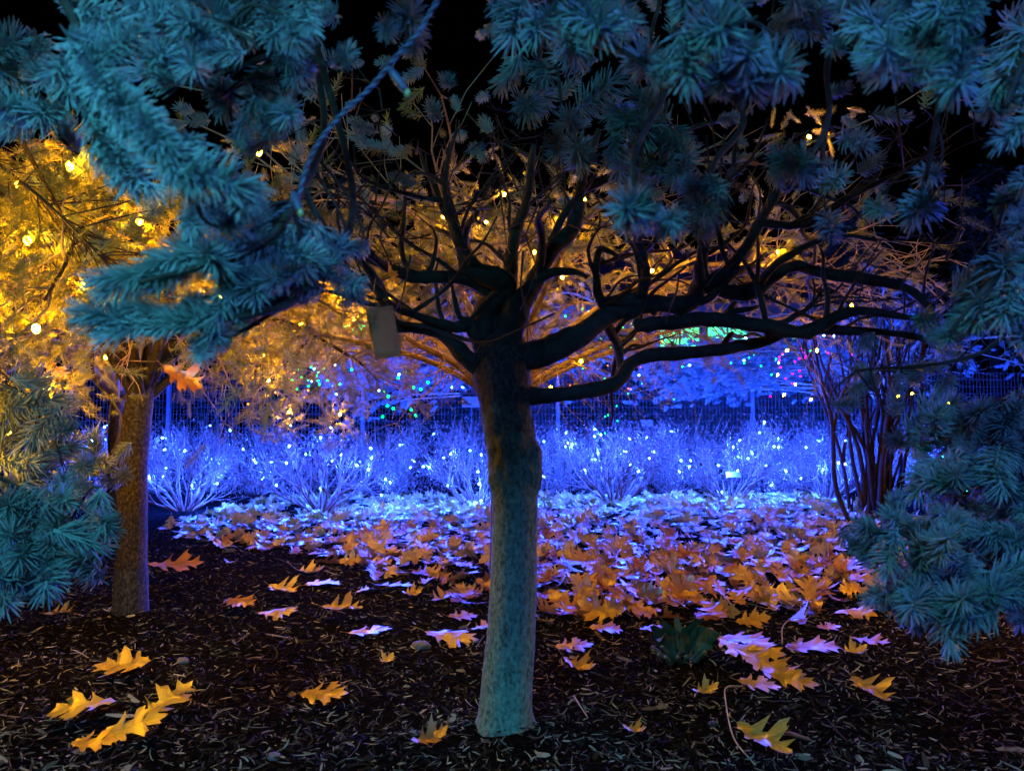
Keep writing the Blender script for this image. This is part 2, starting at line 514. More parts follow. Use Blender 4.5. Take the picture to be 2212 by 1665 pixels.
def put_shoot(parent, mat4, base, k=None, mesh=None):
    k = random.randrange(len(SHOOTS)) if k is None else k
    o = bpy.data.objects.new('needle_shoot', mesh or SHOOTS[k])
    COL.objects.link(o)
    o.parent = parent
    m = mat4.copy()
    m.translation = m.translation - Vector(base)
    o.matrix_local = m
    return o

# ------------------------------------------------------------------ ground
def build_ground():
    mb = MB()
    xs = np.concatenate([np.linspace(-90, -9, 14)[:-1], np.linspace(-9, -3, 31)[:-1], np.linspace(-3, 3, 121)[:-1], np.linspace(3, 9, 31), np.linspace(9, 90, 14)[1:]])
    ys = np.concatenate([np.linspace(-40, -1, 8)[:-1], np.linspace(-1, 1, 11)[:-1], np.linspace(1, 5, 81)[:-1], np.linspace(5, 14, 61), np.linspace(14, 120, 16)[1:]])
    X, Y = np.meshgrid(xs, ys)
    Z = np.array([gz(x, y) for x, y in zip(X.ravel(), Y.ravel())])
    nx = len(xs)
    i, j = np.meshgrid(np.arange(nx - 1), np.arange(len(ys) - 1))
    a = (j * nx + i).ravel()
    mb.add(np.stack([X.ravel(), Y.ravel(), Z], 1), np.stack([a, a + 1, a + 1 + nx, a + nx], 1))
    tag(mb.build('ground', M_mulch), 'dark mulched ground of needle litter under the trees', 'ground', kind='structure')
build_ground()

def build_mulch():
    mb = MB()
    N1 = 70000
    u = rng.random(N1)
    # even in the picture's foreground, thinner further off
    y = 1.15 * (7.8 / 1.15) ** u
    x = (rng.random(N1) - .5) * 2 * (0.25 + y * .80)
    L = rng.gamma(2.2, .009, N1) + .010
    L = np.minimum(L, .075)
    w = .0010 + .0026 * rng.random(N1) ** 2.5
    big = rng.random(N1) < .03
    w = np.where(big, w * 2.8, w); L = np.where(big, L * 1.5, L)
    tw = rng.random(N1) < .006
    L = np.where(tw, L * 4.0, L)
    a = rng.random(N1) * 2 * PI
    tilt = rng.normal(0, .28, N1)
    bend = rng.normal(0, .5, N1)
    z0 = np.array([gz(p, q) for p, q in zip(x, y)]) + .003 + .016 * rng.random(N1)
    t = np.linspace(-.5, .5, 4)
    V = np.empty((N1, 4, 2, 3))
    for k, tk in enumerate(t):
        an = a + bend * tk * 2
        cx = x + np.cos(a + bend * tk) * L * tk
        cyy = y + np.sin(a + bend * tk) * L * tk
        cz = np.maximum(z0 + np.sin(tilt) * L * tk, z0 - .01)
        ww = w * (1.0 if 0 < k < 3 else .5)
        for s, sg in enumerate((-1, 1)):
            V[:, k, s, 0] = cx - np.sin(an) * ww * sg
            V[:, k, s, 1] = cyy + np.cos(an) * ww * sg
            V[:, k, s, 2] = cz + sg * ww * .5
    f = np.array([[0, 1, 3, 2], [2, 3, 5, 4], [4, 5, 7, 6]])
    Q = (np.arange(N1)[:, None, None] * 8 + f[None]).reshape(-1, 4)
    mb.add(V.reshape(-1, 3), Q, col=np.repeat(rng.random(N1), 8))
    tag(mb.build('mulch_litter', M_sliver, smooth=False), 'loose brown needle litter and bark slivers covering the ground', 'mulch', kind='stuff')
build_mulch()

# ------------------------------------------------------------------ centre tree
def needles_for(tree, base, shoots, limit=285):
    """shoots: (bough or None, matrix). Largest in view become parts of their bough, the rest one mass."""
    def size(s):
        p = s[1].translation
        if p.y < .3: return 0
        px, pz = p.x / p.y, (p.z - CAMZ) / p.y
        vis = 1 if abs(px) < .68 and -.48 < pz < .58 else 0.01
        return vis * s[1].to_scale().x / p.y
    shoots = sorted(shoots, key=size, reverse=True)
    for b, m, kk in shoots[:limit]:
        k = len(shoot_protos) if len(shoot_protos) < len(SHOOTS) else None
        o = put_shoot(b if b is not None else tree, m, base, kk if k is None else k)
        if k is not None: shoot_protos.append(o)
    rest = [m for b, m, kk in shoots[limit:]]
    if rest:
        scatter('needles', rest, shoot_protos, M_needle, tree, base)

def branch_part(tree, base, pts, rad, name='limb', mat=None, sides=10, k=7, bump=.18):
    c = crom(pts, k)
    mb = MB()
    mb.tube(c, lerps(rad, len(c)), sides, bump=bump, seed=random.random() * 50)
    return mb.build(name, mat or M_limb, tree, base), c

class Bough:
    """stem through the air with shoots on it"""
    def __init__(s, tree, base, stem, rad=(.009, .006, .003), root=None):
        pts = ([root] if root is not None else []) + stem
        s.tree, s.base, s.shoots = tree, base, []
        s.curve = crom(pts, 8)
        s.mb = MB()
        s.mb.tube(s.curve, lerps(rad, len(s.curve)), 6)
        s.obj = None
    def star(s, x, y, r, d, dirn=None, tilt=.5):
        p = D(x, y, d)
        tocam = (Vector((0, 0, CAMZ)) - p).normalized()
        v = dirn if dirn is not None else (tocam + rv(tilt) + Vector((0, 0, -.15))).normalized()
        sc = r * d / FPX / .029
        q = p - v * .03 * sc
        near = min(s.curve, key=lambda c: (c - q).length + (0.0 if c.y > q.y else .05))
        mid = near.lerp(q, .55) - v * min(.03, (near - q).length * .3)
        s.mb.tube(crom([near, mid, q], 3), lerps([.0032, .002], 7), 5)
        s.shoots.append((orient(q, v, sc), random.choice((0, 2, 2, 4))))
    def brush(s, pts, r, step=.03, spread=.35):
        """a bottle brush: shoots end to end along pts = [(x, y, d) ...]"""
        c = crom([D(*p) for p in pts], 10)
        near = min(s.curve, key=lambda k: (k - c[0]).length)
        s.mb.tube(crom([near, near.lerp(c[0], .5), c[0]], 3) , .003, 5)
        s.mb.tube(c, lerps([.0045, .002], len(c)), 5)
        acc = 0
        for i in range(1, len(c)):
            seg = c[i] - c[i - 1]
            acc += seg.length
            if acc > step:
                acc = 0
                d = c[i].y
                sc = r * d / FPX / .0265
                s.shoots.append(orient(c[i] - seg.normalized() * .05 * sc, seg.normalized() + rv(spread * .3), sc * random.uniform(.9, 1.1)))
                if random.random() < .45:
                    s.shoots.append(orient(c[i] - seg.normalized() * .05 * sc, seg.normalized() + rv(spread * 1.3), sc * random.uniform(.75, .95)))
        s.shoots.append(orient(c[-1] - (c[-1] - c[-2]).normalized() * .05, (c[-1] - c[-2]).normalized(), r * c[-1].y / FPX / .0265))
    def done(s, out):
        s.obj = s.mb.build('bough', M_limb, s.tree, s.base)
        for m in s.shoots: out.append((s.obj,) + (m if isinstance(m, tuple) else (m, None)))

CB = G(1088, 1580)
ctree = thing('spruce_tree', CB, 'large umbrella spruce with forked bare trunk in the middle, base in the mulch', 'tree', 'umbrella spruces')
def centre_trunk():
    prof = [(1600, 1026, 1150), (1580, 1030, 1147), (1540, 1034, 1147), (1480, 1040, 1149), (1400, 1049, 1154), (1300, 1058, 1158), (1200, 1063, 1160), (1120, 1064, 1160),
            (1060, 1061, 1162), (1020, 1058, 1163), (980, 1054, 1160), (940, 1047, 1154), (900, 1040, 1149), (860, 1032, 1146), (820, 1023, 1146), (780, 1019, 1148), (750, 1030, 1142), (720, 1046, 1128), (690, 1064, 1112), (672, 1084, 1094)]
    d = CB.y
    ys = np.linspace(prof[0][0], prof[-1][0], 140)
    yy = [p[0] for p in prof][::-1]
    l = np.interp(ys, yy, [p[1] for p in prof][::-1])
    r = np.interp(ys, yy, [p[2] for p in prof][::-1])
    S = 64
    V = np.empty((len(ys), S, 3))
    for i, y in enumerate(ys):
        c = D((l[i] + r[i]) / 2, y, d)
        R = (r[i] - l[i]) / 2 / FPX * d
        for k in range(S):
            a = 2 * PI * k / S
            q = Vector((math.cos(a), math.sin(a), 0))
            p = c + q * R
            n = .04 * mnoise.noise(p * 8) + .02 * mnoise.noise(Vector((p.x * 26, p.y * 26, p.z * 30))) + .03 * mnoise.noise(Vector((p.x * 70, p.y * 70, p.z * 60)))
            # old pruning wounds: a lip on the right, rough collar at a metre's height
            w = math.exp(-((a - 5.9) % (2 * PI) - 0) ** 2 * 1.6) if False else 0
            da = (a - 6.0 + PI) % (2 * PI) - PI
            w = .26 * math.exp(-(da / .38) ** 2 - ((y - 985) / 38) ** 2) + .20 * math.exp(-(da / .3) ** 2 - ((y - 1040) / 22) ** 2)
            db = (a - 3.6 + PI) % (2 * PI) - PI
            w += .18 * math.exp(-(db / .35) ** 2 - ((y - 1035) / 18) ** 2) - .06 * math.exp(-(((a - 5.1 + PI) % (2 * PI) - PI) / .2) ** 2 - ((y - 1000) / 40) ** 2)
            w += (.11 * mnoise.noise(Vector((p.x * 40, p.y * 40, p.z * 22))) if 900 < y < 1075 else 0)
            flare = .34 * max(0, (y - 1520) / 60) ** 2 * (1 + .5 * math.sin(a * 5 + 1))
            V[i, k] = c + q * (R * (1 + n + w + flare * .6))
    mb = MB()
    n = len(ys)
    quads = [(i * S + k, i * S + (k + 1) % S, (i + 1) * S + (k + 1) % S, (i + 1) * S + k) for i in range(n - 1) for k in range(S)]
    mb.add(V.reshape(-1, 3), quads)
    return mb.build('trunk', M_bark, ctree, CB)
centre_trunk()

DC = CB.y
def px(pts): return [D(*p) for p in pts]
def wr(w, d=DC): return w / 2 / FPX * d
center_limbs = [
    # (points, widths in photo pixels)
    ([(1085, 852, DC + .03), (1140, 867, DC + .01), (1214, 852, DC - .02), (1322, 814, DC - .03), (1394, 778, DC), (1503, 757, DC), (1651, 734, DC), (1741, 716, DC - .05), (1922, 720, DC - .1), (2060, 760, DC - .2)], (60, 42, 38, 36, 32, 30, 26, 22, 18, 10)),
    ([(1095, 770, DC), (1159, 752, DC - .03), (1250, 726, DC - .03), (1358, 700, DC), (1466, 652, DC), (1524, 626, DC), (1596, 612, DC), (1687, 601, DC), (1777, 596, DC - .1), (1922, 640, DC - .2), (2050, 720, DC - .3)], (70, 60, 56, 52, 46, 42, 38, 32, 26, 20, 10)),
    ([(1380, 700, DC), (1416, 705, DC - .04), (1524, 697, DC - .08), (1651, 708, DC - .1), (1741, 704, DC - .15), (1850, 690, DC - .2), (2000, 700, DC - .3)], (30, 34, 34, 36, 32, 24, 12)),
    ([(1085, 790, DC), (1105, 700, DC - .02), (1150, 620, DC), (1195, 560, DC), (1240, 500, DC), (1262, 400, DC), (1300, 280, DC - .1)], (80, 66, 56, 44, 36, 26, 14)),
    ([(1100, 680, DC), (1100, 600, DC + .05), (1124, 506, DC + .05), (1140, 430, DC), (1150, 330, DC - .2)], (44, 38, 28, 22, 12)),
    ([(1075, 770, DC), (1058, 700, DC), (1085, 640, DC - .03), (1033, 580, DC - .06), (988, 524, DC - .1), (978, 450, DC - .15), (950, 380, DC - .2)], (80, 66, 52, 44, 36, 26, 14)),
    ([(1070, 650, DC), (1000, 605, DC - .05), (920, 592, DC - .1), (850, 576, DC - .2), (780, 540, DC - .35)], (40, 34, 28, 24, 14)),
    ([(1060, 810, DC), (1015, 790, DC - .02), (939, 740, DC - .05), (878, 688, DC - .1), (827, 632, DC - .2), (797, 578, DC - .3), (760, 520, DC - .4)], (56, 40, 34, 30, 26, 22, 12)),
    ([(1050, 780, DC), (1027, 748, DC), (963, 700, DC - .1), (905, 655, DC - .2), (830, 640, DC - .3)], (40, 34, 26, 20, 10)),
    ([(1290, 706, DC), (1288, 660, DC - .03), (1280, 605, DC - .05), (1300, 553, DC - .1), (1340, 530, DC - .15)], (26, 22, 20, 18, 8)),
    ([(1420, 670, DC), (1408, 640, DC), (1394, 580, DC - .05), (1372, 525, DC - .1), (1355, 440, DC - .3)], (32, 28, 26, 24, 14)),
    ([(1507, 630, DC), (1512, 560, DC - .05), (1524, 470, DC - .1), (1520, 400, DC - .2)], (34, 30, 26, 14)),
    ([(1500, 620, DC), (1560, 560, DC - .05), (1647, 470, DC - .1), (1690, 400, DC - .2), (1760, 300, DC - .5)], (32, 30, 26, 20, 12)),
    ([(1640, 480, DC - .1), (1740, 460, DC - .2), (1850, 400, DC - .35), (1960, 370, DC - .5)], (22, 20, 16, 8)),
    ([(1310, 700, DC), (1325, 760, DC + .1), (1350, 800, DC + .1)], (26, 22, 18)),
    ([(1651, 720, DC), (1720, 670, DC), (1760, 640, DC)], (20, 14, 8)),
]
limb_curves = []
for pts, w in center_limbs:
    P = [p + (rv(.018) if 0 < i else Vector()) for i, p in enumerate(px(pts))]
    _, c = branch_part(ctree, CB, P, [wr(k) * .88 for k in w], sides=14, k=10, bump=.45)
    limb_curves.append((c, [wr(k) for k in w]))
for c, w in limb_curves:         # crooked side branches
    for k in range(6):
        f = random.uniform(.25, .97)
        q = c[int(f * (len(c) - 1))]
        r = float(np.interp(f, np.linspace(0, 1, len(w)), w)) * random.uniform(.3, .6)
        out = Vector((q.x - CB.x, (q.y - CB.y) * .5, 0))
        v = (out.normalized() * .6 + Vector((random.gauss(0, .5), random.gauss(.1, .5), random.uniform(.1, 1.1)))).normalized()
        L = random.uniform(.18, .6)
        pts = [q]
        for j in range(5):
            v = (v + rv(.26)).normalized()
            pts.append(pts[-1] + v * L / 5)
        branch_part(ctree, CB, pts, [r, r * .85, r * .7, r * .5, r * .3], 'branch', M_limb, 6, 3, .25)

# bare dead twigs below the boughs
def dead_twigs(tree, base, lo, hi, n, seed, region, mat=M_twig, name='twigs'):
    mb = MB()
    for _ in range(n):
        x, y, d = random.uniform(*region[0]), random.uniform(*region[1]), random.uniform(lo, hi)
        p = D(x, y, d)
        v = (Vector((p.x * .6, random.gauss(0, .6), random.gauss(-.1, .5))) + rv(.3)).normalized()
        L = random.uniform(.08, .28)
        pts = [p]
        for k in range(3):
            v = (v + rv(.28)).normalized()
            pts.append(pts[-1] + v * L / 3)
        mb.tube(pts, [.003, .0024, .0018, .001], 4)
        for j in range(2):
            q = pts[1 + j]
            vv = (v + rv(.7)).normalized()
            mb.tube([q, q + vv * L * .25, q + (vv + rv(.3)) * L * .42], [.0016, .0012, .0007], 3)
    o = mb.build(name, mat, tree, base)
    o['kind'] = 'stuff'
    return o
dead_twigs(ctree, CB, 1.8, 2.9, 90, 1, ((700, 1250), (230, 560)), M_limb)
dead_twigs(ctree, CB, 1.7, 2.7, 60, 2, ((1250, 2100), (200, 640)), M_limb)

shoots_c = []
CROWN = Vector((CB.x, CB.y - .2, 2.35))
def bough(stem, stars, root=CROWN, tree=ctree, base=CB, out=shoots_c, extra=0, tilt=.38, brushes=(), rad=(.010, .007, .003)):
    if tree is ctree and stem[0][0] > 1800: root = Vector((1.05, 1.5, 2.3))
    b = Bough(tree, base, px(stem), rad, root)
    for s in stars:
        x, y, r = s[:3]
        d = s[3] if len(s) > 3 else stem[-1][2] + random.uniform(-.05, .12)
        b.star(x, y, r, d, tilt=tilt)
        for _ in range(extra):
            b.star(x + random.gauss(0, r * .7), y + random.gauss(0, r * .6), r * random.uniform(.65, .95), d + random.uniform(.02, .14), tilt=tilt + .25)
    for br in brushes: b.brush(*br)
    b.done(out)

bough([(1860, -200, 1.4), (1930, 0, .98), (2060, 140, .86)],
      [(1880, 60, 92), (1905, 135, 78), (1960, 90, 74), (2005, 50, 78), (2062, 40, 74), (2100, 8, 62), (2065, 175, 72), (1990, 150, 58), (1935, 15, 70), (1840, 15, 58), (2075, 110, 66)])
bough([(1520, -200, 1.4), (1570, 20, .98), (1660, 170, .86)],
      [(1530, 70, 88), (1482, 110, 68), (1600, 118, 78), (1552, 172, 62), (1662, 138, 84), (1622, 186, 72), (1700, 182, 56), (1500, 28, 66), (1572, 18, 68)])
bough([(2320, -150, 1.4), (2240, 60, 1.05), (2170, 230, .98)],
      [(2200, 120, 78), (2160, 150, 56), (2150, 242, 44), (2212, 50, 68), (2200, 195, 52), (2230, 260, 50)])
bough([(1180, -200, 1.5), (1240, 10, 1.05), (1400, 150, .98)],
      [(1250, 30, 86), (1182, 50, 70), (1110, 40, 66), (1225, 104, 56), (1312, 12, 76), (1382, 132, 68), (1426, 156, 48), (1345, 55, 52), (1085, 12, 56), (1280, 75, 55)])
bough([(1700, -200, 1.6), (1740, -20, 1.25), (1790, 100, 1.15)], [(1760, 50, 50), (1805, 95, 42), (1725, 15, 44), (1690, 60, 40)])
bough([(860, -200, 1.5), (880, -20, 1.2), (870, 60, 1.1)], [(880, 30, 62), (835, 60, 40), (900, 80, 40)])
bough([(1170, -100, 2.3), (1195, 90, 1.95), (1210, 200, 1.9), (1225, 330, 1.85)],
      [(1140, 235, 58), (1225, 275, 48), (1292, 215, 54), (1165, 150, 50), (1255, 345, 52), (1205, 310, 46), (1250, 130, 50), (1170, 200, 44), (1110, 150, 46)], tilt=.7)
bough([(1420, -100, 2.3), (1400, 120, 1.95), (1430, 350, 1.8)],
      [(1390, 300, 58), (1422, 362, 54), (1466, 380, 50), (1340, 270, 50), (1440, 310, 48), (1410, 230, 46), (1480, 330, 48), (1330, 330, 44), (1375, 390, 40)], extra=1, tilt=.7)
bough([(1420, 100, 1.7), (1372, 330, 1.2), (1372, 420, .98)], [(1370, 450, 80, .92), (1450, 486, 58, .95), (1392, 470, 56, .95)])
bough([(1560, 200, 1.8), (1540, 360, 1.4), (1520, 440, 1.3)], [(1500, 440, 48), (1545, 446, 48), (1515, 478, 44), (1535, 400, 40), (1490, 400, 44)])
bough([(1820, 60, 1.8), (1790, 250, 1.4), (1740, 360, 1.15)], [(1730, 368, 64), (1688, 345, 50), (1795, 392, 46, 1.35), (1790, 482, 46, 1.35), (1840, 300, 44, 1.4)])
bough([(2050, 100, 1.8), (2020, 280, 1.4), (1990, 430, 1.1)], [(1995, 442, 64), (1890, 450, 40, 1.4), (2010, 380, 40, 1.4)])
bough([(2300, 200, 1.7), (2240, 350, 1.3), (2190, 440, 1.2)], [(2180, 440, 54), (2210, 475, 46), (2215, 400, 44)], extra=1)
bough([(2400, 350, 1.6), (2250, 520, 1.25), (2150, 600, 1.15), (2050, 720, 1.15)],
      [(2160, 580, 72), (2130, 645, 66), (2092, 690, 62), (2180, 650, 58), (2040, 725, 46), (2205, 570, 60), (2210, 700, 50), (2000, 690, 40, 1.4)], extra=1, tilt=.5)
# drooping skirt on the left side of the middle tree
LCR = Vector((-.55, 1.9, 2.15))
bough([(120, -150, 1.4), (160, 40, .95), (260, 220, .82), (440, 400, .78)],
      [(462, 380, 84, .74), (542, 426, 60, .78), (410, 330, 70, .8), (500, 480, 50, .85), (420, 470, 50, .9)],
      root=LCR, brushes=[([(170, 110, .86), (250, 200, .80), (340, 290, .77), (440, 390, .76)], 62, .024), ([(200, 150, .95), (210, 260, .93), (280, 380, .92)], 60, .03)])
bough([(700, -150, 1.5), (560, 20, 1.05), (380, 60, .95)],
      [(300, 60, 70), (360, 30, 70), (420, 70, 66), (470, 30, 70), (530, 60, 66), (590, 30, 60), (640, 70, 56), (330, 120, 60), (400, 130, 60), (660, 20, 50), (220, 40, 66), (480, 110, 50)],
      root=LCR, extra=1, tilt=.65)
bough([(700, 0, 1.6), (600, 120, 1.2), (480, 210, 1.1)],
      [(480, 205, 56), (560, 180, 50), (620, 240, 52), (650, 165, 46), (540, 250, 44), (590, 280, 44), (440, 170, 46), (520, 300, 40)], root=LCR, extra=1, tilt=.6)
bough([(700, 250, 1.7), (640, 430, 1.1), (540, 540, .98), (300, 610, .9)],
      [(480, 570, 66, .95), (600, 590, 62, 1.0), (640, 540, 56, 1.05), (700, 570, 54, 1.1), (560, 520, 56, 1.05), (480, 480, 52, 1.05), (660, 620, 50, 1.1), (420, 510, 54, 1.0), (740, 540, 44, 1.25)],
      root=LCR, extra=1, tilt=.6, brushes=[([(560, 540, 1.0), (430, 560, .95), (290, 600, .92)], 48, .028), ([(660, 500, 1.1), (560, 560, 1.05), (500, 620, 1.0)], 52, .028)])
bough([(760, 400, 1.6), (680, 600, 1.15), (540, 680, 1.0), (220, 700, .95)],
      [(470, 720, 52, 1.0), (420, 660, 50, 1.0), (530, 660, 54, 1.05), (440, 745, 40, 1.0)],
      root=LCR, extra=1, brushes=[([(540, 665, 1.02), (420, 690, .97), (300, 695, .95), (200, 700, .94)], 44, .024), ([(560, 650, 1.1), (640, 600, 1.15), (700, 560, 1.2)], 50, .028)])
# dark inner canopy
def canopy_shoots(out, n, xr, dr, zr, smul=1.0):
    for _ in range(n):
        d = random.uniform(*dr)
        x = random.uniform(*xr)
        z = random.uniform(*zr)
        if d < .6: z = max(z, 1.82)
        if d < 1 and x > .35: z += .12
        p = Vector((x, d, z))
        v = (Vector((p.x - CB.x, p.y - CB.y, .1)).normalized() + rv(.5))
        out.append((None, orient(p, v, random.uniform(.8, 1.3) * smul), None))
canopy_shoots(shoots_c, 120, (-1.3, 2.2), (2.1, 3.4), (1.9, 2.65))
canopy_shoots(shoots_c, 35, (-.9, 2.2), (1.6, 2.4), (1.72, 2.2))
canopy_shoots(shoots_c, 420, (-1.3, 1.3), (.3, .92), (1.70, 2.1), 1.3)  # overhead shoots out of view, added to shade the upper trunk
needles_for(ctree, CB, shoots_c)

# ------------------------------------------------------------------ general umbrella spruce
def umbrella(label, base, r0, fork, R, ztop, zskirt, nl, ntw, nsh, seed, lean=(0, 0), azr=(0, 2 * PI), needle_scale=1.0, skirt=(), near=(), dull=True, limb_mat=None):
    st = random.getstate(); random.seed(seed)
    t = thing('spruce_tree', base, label, 'tree', 'umbrella spruces')
    mb = MB()
    top = base + Vector((lean[0], lean[1], fork))
    pts = crom([base + Vector((0, 0, -.05)), base.lerp(top, .35) + rv(.01), base.lerp(top, .7) + rv(.015), top], 10)
    mb.tube(pts, lerps([r0 * 1.15, r0, r0 * .95, r0 * 1.02, r0 * .8], len(pts)), 24, bump=.09, seed=seed)
    mb.build('trunk', M_bark2, t, base)
    tw = MB()
    sh = []
    ends = []
    for i in range(nl):
        a = azr[0] + (azr[1] - azr[0]) * (i + random.uniform(.2, .8)) / nl
        hi = random.random()
        rr = R * random.uniform(.75, 1.08)
        ze = zskirt + (ztop - zskirt) * hi * .75 + random.uniform(-.08, .08)
        zt = fork + (ztop - fork) * (.35 + .65 * hi)
        o = Vector((math.cos(a), math.sin(a), 0))
        s0 = top + Vector((0, 0, random.uniform(-.16, .0)))
        P = [s0, s0 + o * rr * .22 + Vector((0, 0, (zt - s0.z + base.z) * .55)), s0 + o * rr * .5 + Vector((0, 0, zt - s0.z + base.z)) + rv(.06),
             s0 + o * rr * .8 + Vector((0, 0, (zt * .55 + ze * .45) - s0.z + base.z)) + rv(.07), s0 + o * rr + Vector((0, 0, ze - s0.z + base.z))]
        lb = r0 * random.uniform(.28, .46)
        _, c = branch_part(t, base, P, [lb, lb * .8, lb * .55, lb * .36, lb * .15], mat=limb_mat or M_twig, sides=8, k=6, bump=.15)
        nb = max(4, int(ntw / nl))
        for j in range(nb):
            f = random.uniform(.22, 1.0)
            q = c[min(len(c) - 1, int(f * (len(c) - 1)))]
            v = (o * random.uniform(.2, 1) + Vector((-o.y, o.x, 0)) * random.gauss(0, .9) + Vector((0, 0, random.gauss(-.1, .35)))).normalized()
            L = random.uniform(.18, .5) * (R / 2.0 + .2)
            pp = [q]
            for k in range(4):
                v = (v + rv(.22) + Vector((0, 0, -.03))).normalized()
                pp.append(pp[-1] + v * L / 4)
            tw.tube(pp, [.0055, .0044, .0036, .0026, .0014], 4, cap=False)
            for k in range(4):
                q2 = pp[random.randint(1, 4)]
                v2 = (v + rv(.6)).normalized()
                l2 = L * random.uniform(.25, .5)
                e2 = q2 + v2 * l2 + rv(.02)
                tw.tube([q2, q2 + v2 * l2 * .5 + rv(.01), e2], [.0022, .0018, .001], 3, cap=False)
                ends.append((e2, v2, f))
            ends.append((pp[-1], v, f))
    b = tw.build('twigs', M_twig, t, base)
    b['kind'] = 'stuff'
    outer = [e for e in ends if e[2] > .45 or random.random() < .12]
    for _ in range(nsh):
        e, v, f = random.choice(outer)
        sh.append(orient(e + rv(.045) - v * random.uniform(0, .08), v + rv(.35) + Vector((0, 0, -.1)), random.uniform(.8, 1.25) * needle_scale))
    sk = MB()
    for xr, yr, dr, n in skirt:      # the boughs of the skirt that droop lowest on the near side
        for b_ in range(max(3, n // 28)):
            x, y, d = random.uniform(*xr), random.uniform(yr[0] - 10, yr[1]), random.uniform(*dr)
            e = D(x, y, d)
            r_ = top + (e - top) * .3; r_.z = max(r_.z, e.z + random.uniform(.1, .5))
            c = crom([r_, r_.lerp(e, .6) + Vector((0, 0, .10)) + rv(.04), e], 7)
            sk.tube(c, lerps([.014, .009, .003], len(c)), 5)
            for q in range(28):
                f = random.random() ** .6
                p = c[int(f * (len(c) - 1))] + rv(.085)
                sh.append(orient(p, (e - r_).normalized() + rv(.6) + Vector((0, -.2, -.3)), random.uniform(.8, 1.2) * needle_scale))
    for p in near:                   # needles close round the tree's own bulbs
        for k in range(16 if p.z > 2.45 else 60):
            v = (rv(1) + Vector((0, .35, 0))).normalized()
            q = p + v * random.uniform(.07, .34)
            sh.append(orient(q, v + rv(.7), random.uniform(.75, 1.1) * needle_scale))
    if skirt: sk.build('bough', M_twig, t, base)
    if dull:
        while len(sparse_protos) < len(SPARSE):
            sparse_protos.append(put_shoot(t, sh.pop(), base, 0, SPARSE[len(sparse_protos)]))
    scatter('needles', sh, sparse_protos if dull else shoot_protos, M_needle, t, base)
    random.setstate(st)
    return t

GOLD_MID = [D(*p) for p in [(1208, 490, 4.2), (958, 468, 4.6), (1680, 545, 4.6), (1748, 296, 4.2), (1155, 545, 4.4), (1408, 585, 4.3), (870, 552, 4.7), (1050, 480, 4.9), (1262, 430, 4.4), (1010, 540, 5.0), (1090, 420, 4.9), (1215, 600, 4.9), (840, 640, 4.8)]]
GOLD_FAR = [D(*p) for p in [(530, 712, 5.4), (570, 768, 5.6), (580, 822, 5.6), (712, 740, 5.6), (700, 600, 5.0), (735, 640, 5.2), (768, 650, 5.2), (765, 690, 5.2), (540, 700, 5.5), (650, 700, 5.4), (735, 895, 7.0), (625, 890, 7)]]
GOLD_LEFT = [D(*p) for p in [(78, 710, 2.95), (-40, 625, 3.0), (150, 360, 3.1), (300, 480, 3.3), (60, 520, 3.1), (20, 940, 3.4), (475, 640, 3.2), (230, 770, 4.9), (40, 400, 3.5), (180, 620, 3.6), (100, 840, 3.4), (560, 330, 4.4)]]
LB = G(282, 1335)
ltree = umbrella('umbrella spruce at left with straight mottled trunk, lit amber from its own bulbs', LB, wr(62, LB.y), 1.24, 1.9, 2.35, 1.2, 12, 330, 1900, 5, lean=(.03, 0), near=GOLD_LEFT, limb_mat=M_limb)
BB = Vector((-.07, 5.1, gz(-.07, 5.1)))
btree = umbrella('umbrella spruce hidden behind the middle trunk, its limbs lit gold by amber bulbs', BB, .075, 1.3, 2.45, 2.15, 1.8, 24, 560, 560, 8, near=GOLD_MID)
FB = Vector((-.15, 12.6, gz(-.15, 12.6)))
ftree = umbrella('umbrella spruce beyond the middle trunk with blue-lit skirt of boughs above the shrubs', FB, .08, 1.6, 2.3, 3.0, 1.95, 18, 260, 350, 12, needle_scale=1.5, dull=False, skirt=[((640, 1040), (770, 850), (10.6, 12.2), 1600), ((620, 760), (800, 890), (10.6, 11.6), 260), ((1140, 1330), (720, 800), (11, 12.2), 160)])
RB = Vector((6.0, 12.6, gz(6.0, 12.6)))
rtree = umbrella('far umbrella spruce right of the middle with pale blue drooping boughs before the fence', RB, .09, 1.6, 2.6, 3.1, 1.95, 18, 260, 350, 15, needle_scale=1.5, dull=False, skirt=[((1310, 1640), (775, 868), (10.6, 12.2), 1000), ((1580, 1850), (745, 800), (11, 12.4), 340), ((1560, 1640), (830, 868), (10.6, 11.4), 60)])
WB = Vector((-3.9, 7.6, gz(-3.9, 7.6)))
wtree = umbrella('far umbrella spruce behind the left trunk, gold-lit needles hanging towards the fence', WB, .08, 1.4, 2.2, 2.9, 1.65, 18, 300, 320, 18, needle_scale=1.3, near=GOLD_FAR)

# boughs of the left tree that reach forward
shoots_l = []
def lb_(stem, stars, root, **k): bough(stem, stars, root=root, tree=ltree, base=LB, out=shoots_l, **k)
LR = LB + Vector((-.1, -.2, 1.7))
lb_([(-80, 60, 1.8), (20, 140, 1.3), (100, 260, 1.15)], [(30, 150, 60), (90, 160, 62), (150, 200, 60), (40, 230, 62), (110, 250, 60), (20, 270, 56), (10, 90, 60), (80, 100, 50), (150, 290, 44)], LR, tilt=.7)
lb_([(-200, 900, 2.2), (20, 1040, 1.8), (200, 1150, 1.62)],
    [(110, 1130, 58), (180, 1155, 56), (232, 1140, 50), (62, 1190, 58), (112, 1228, 56), (30, 1245, 58), (172, 1212, 54), (15, 1160, 56), (65, 1090, 50), (135, 1075, 44), (20, 1100, 50), (205, 1185, 46), (75, 1255, 46), (10, 1270, 50)], LR, extra=1, tilt=.6)
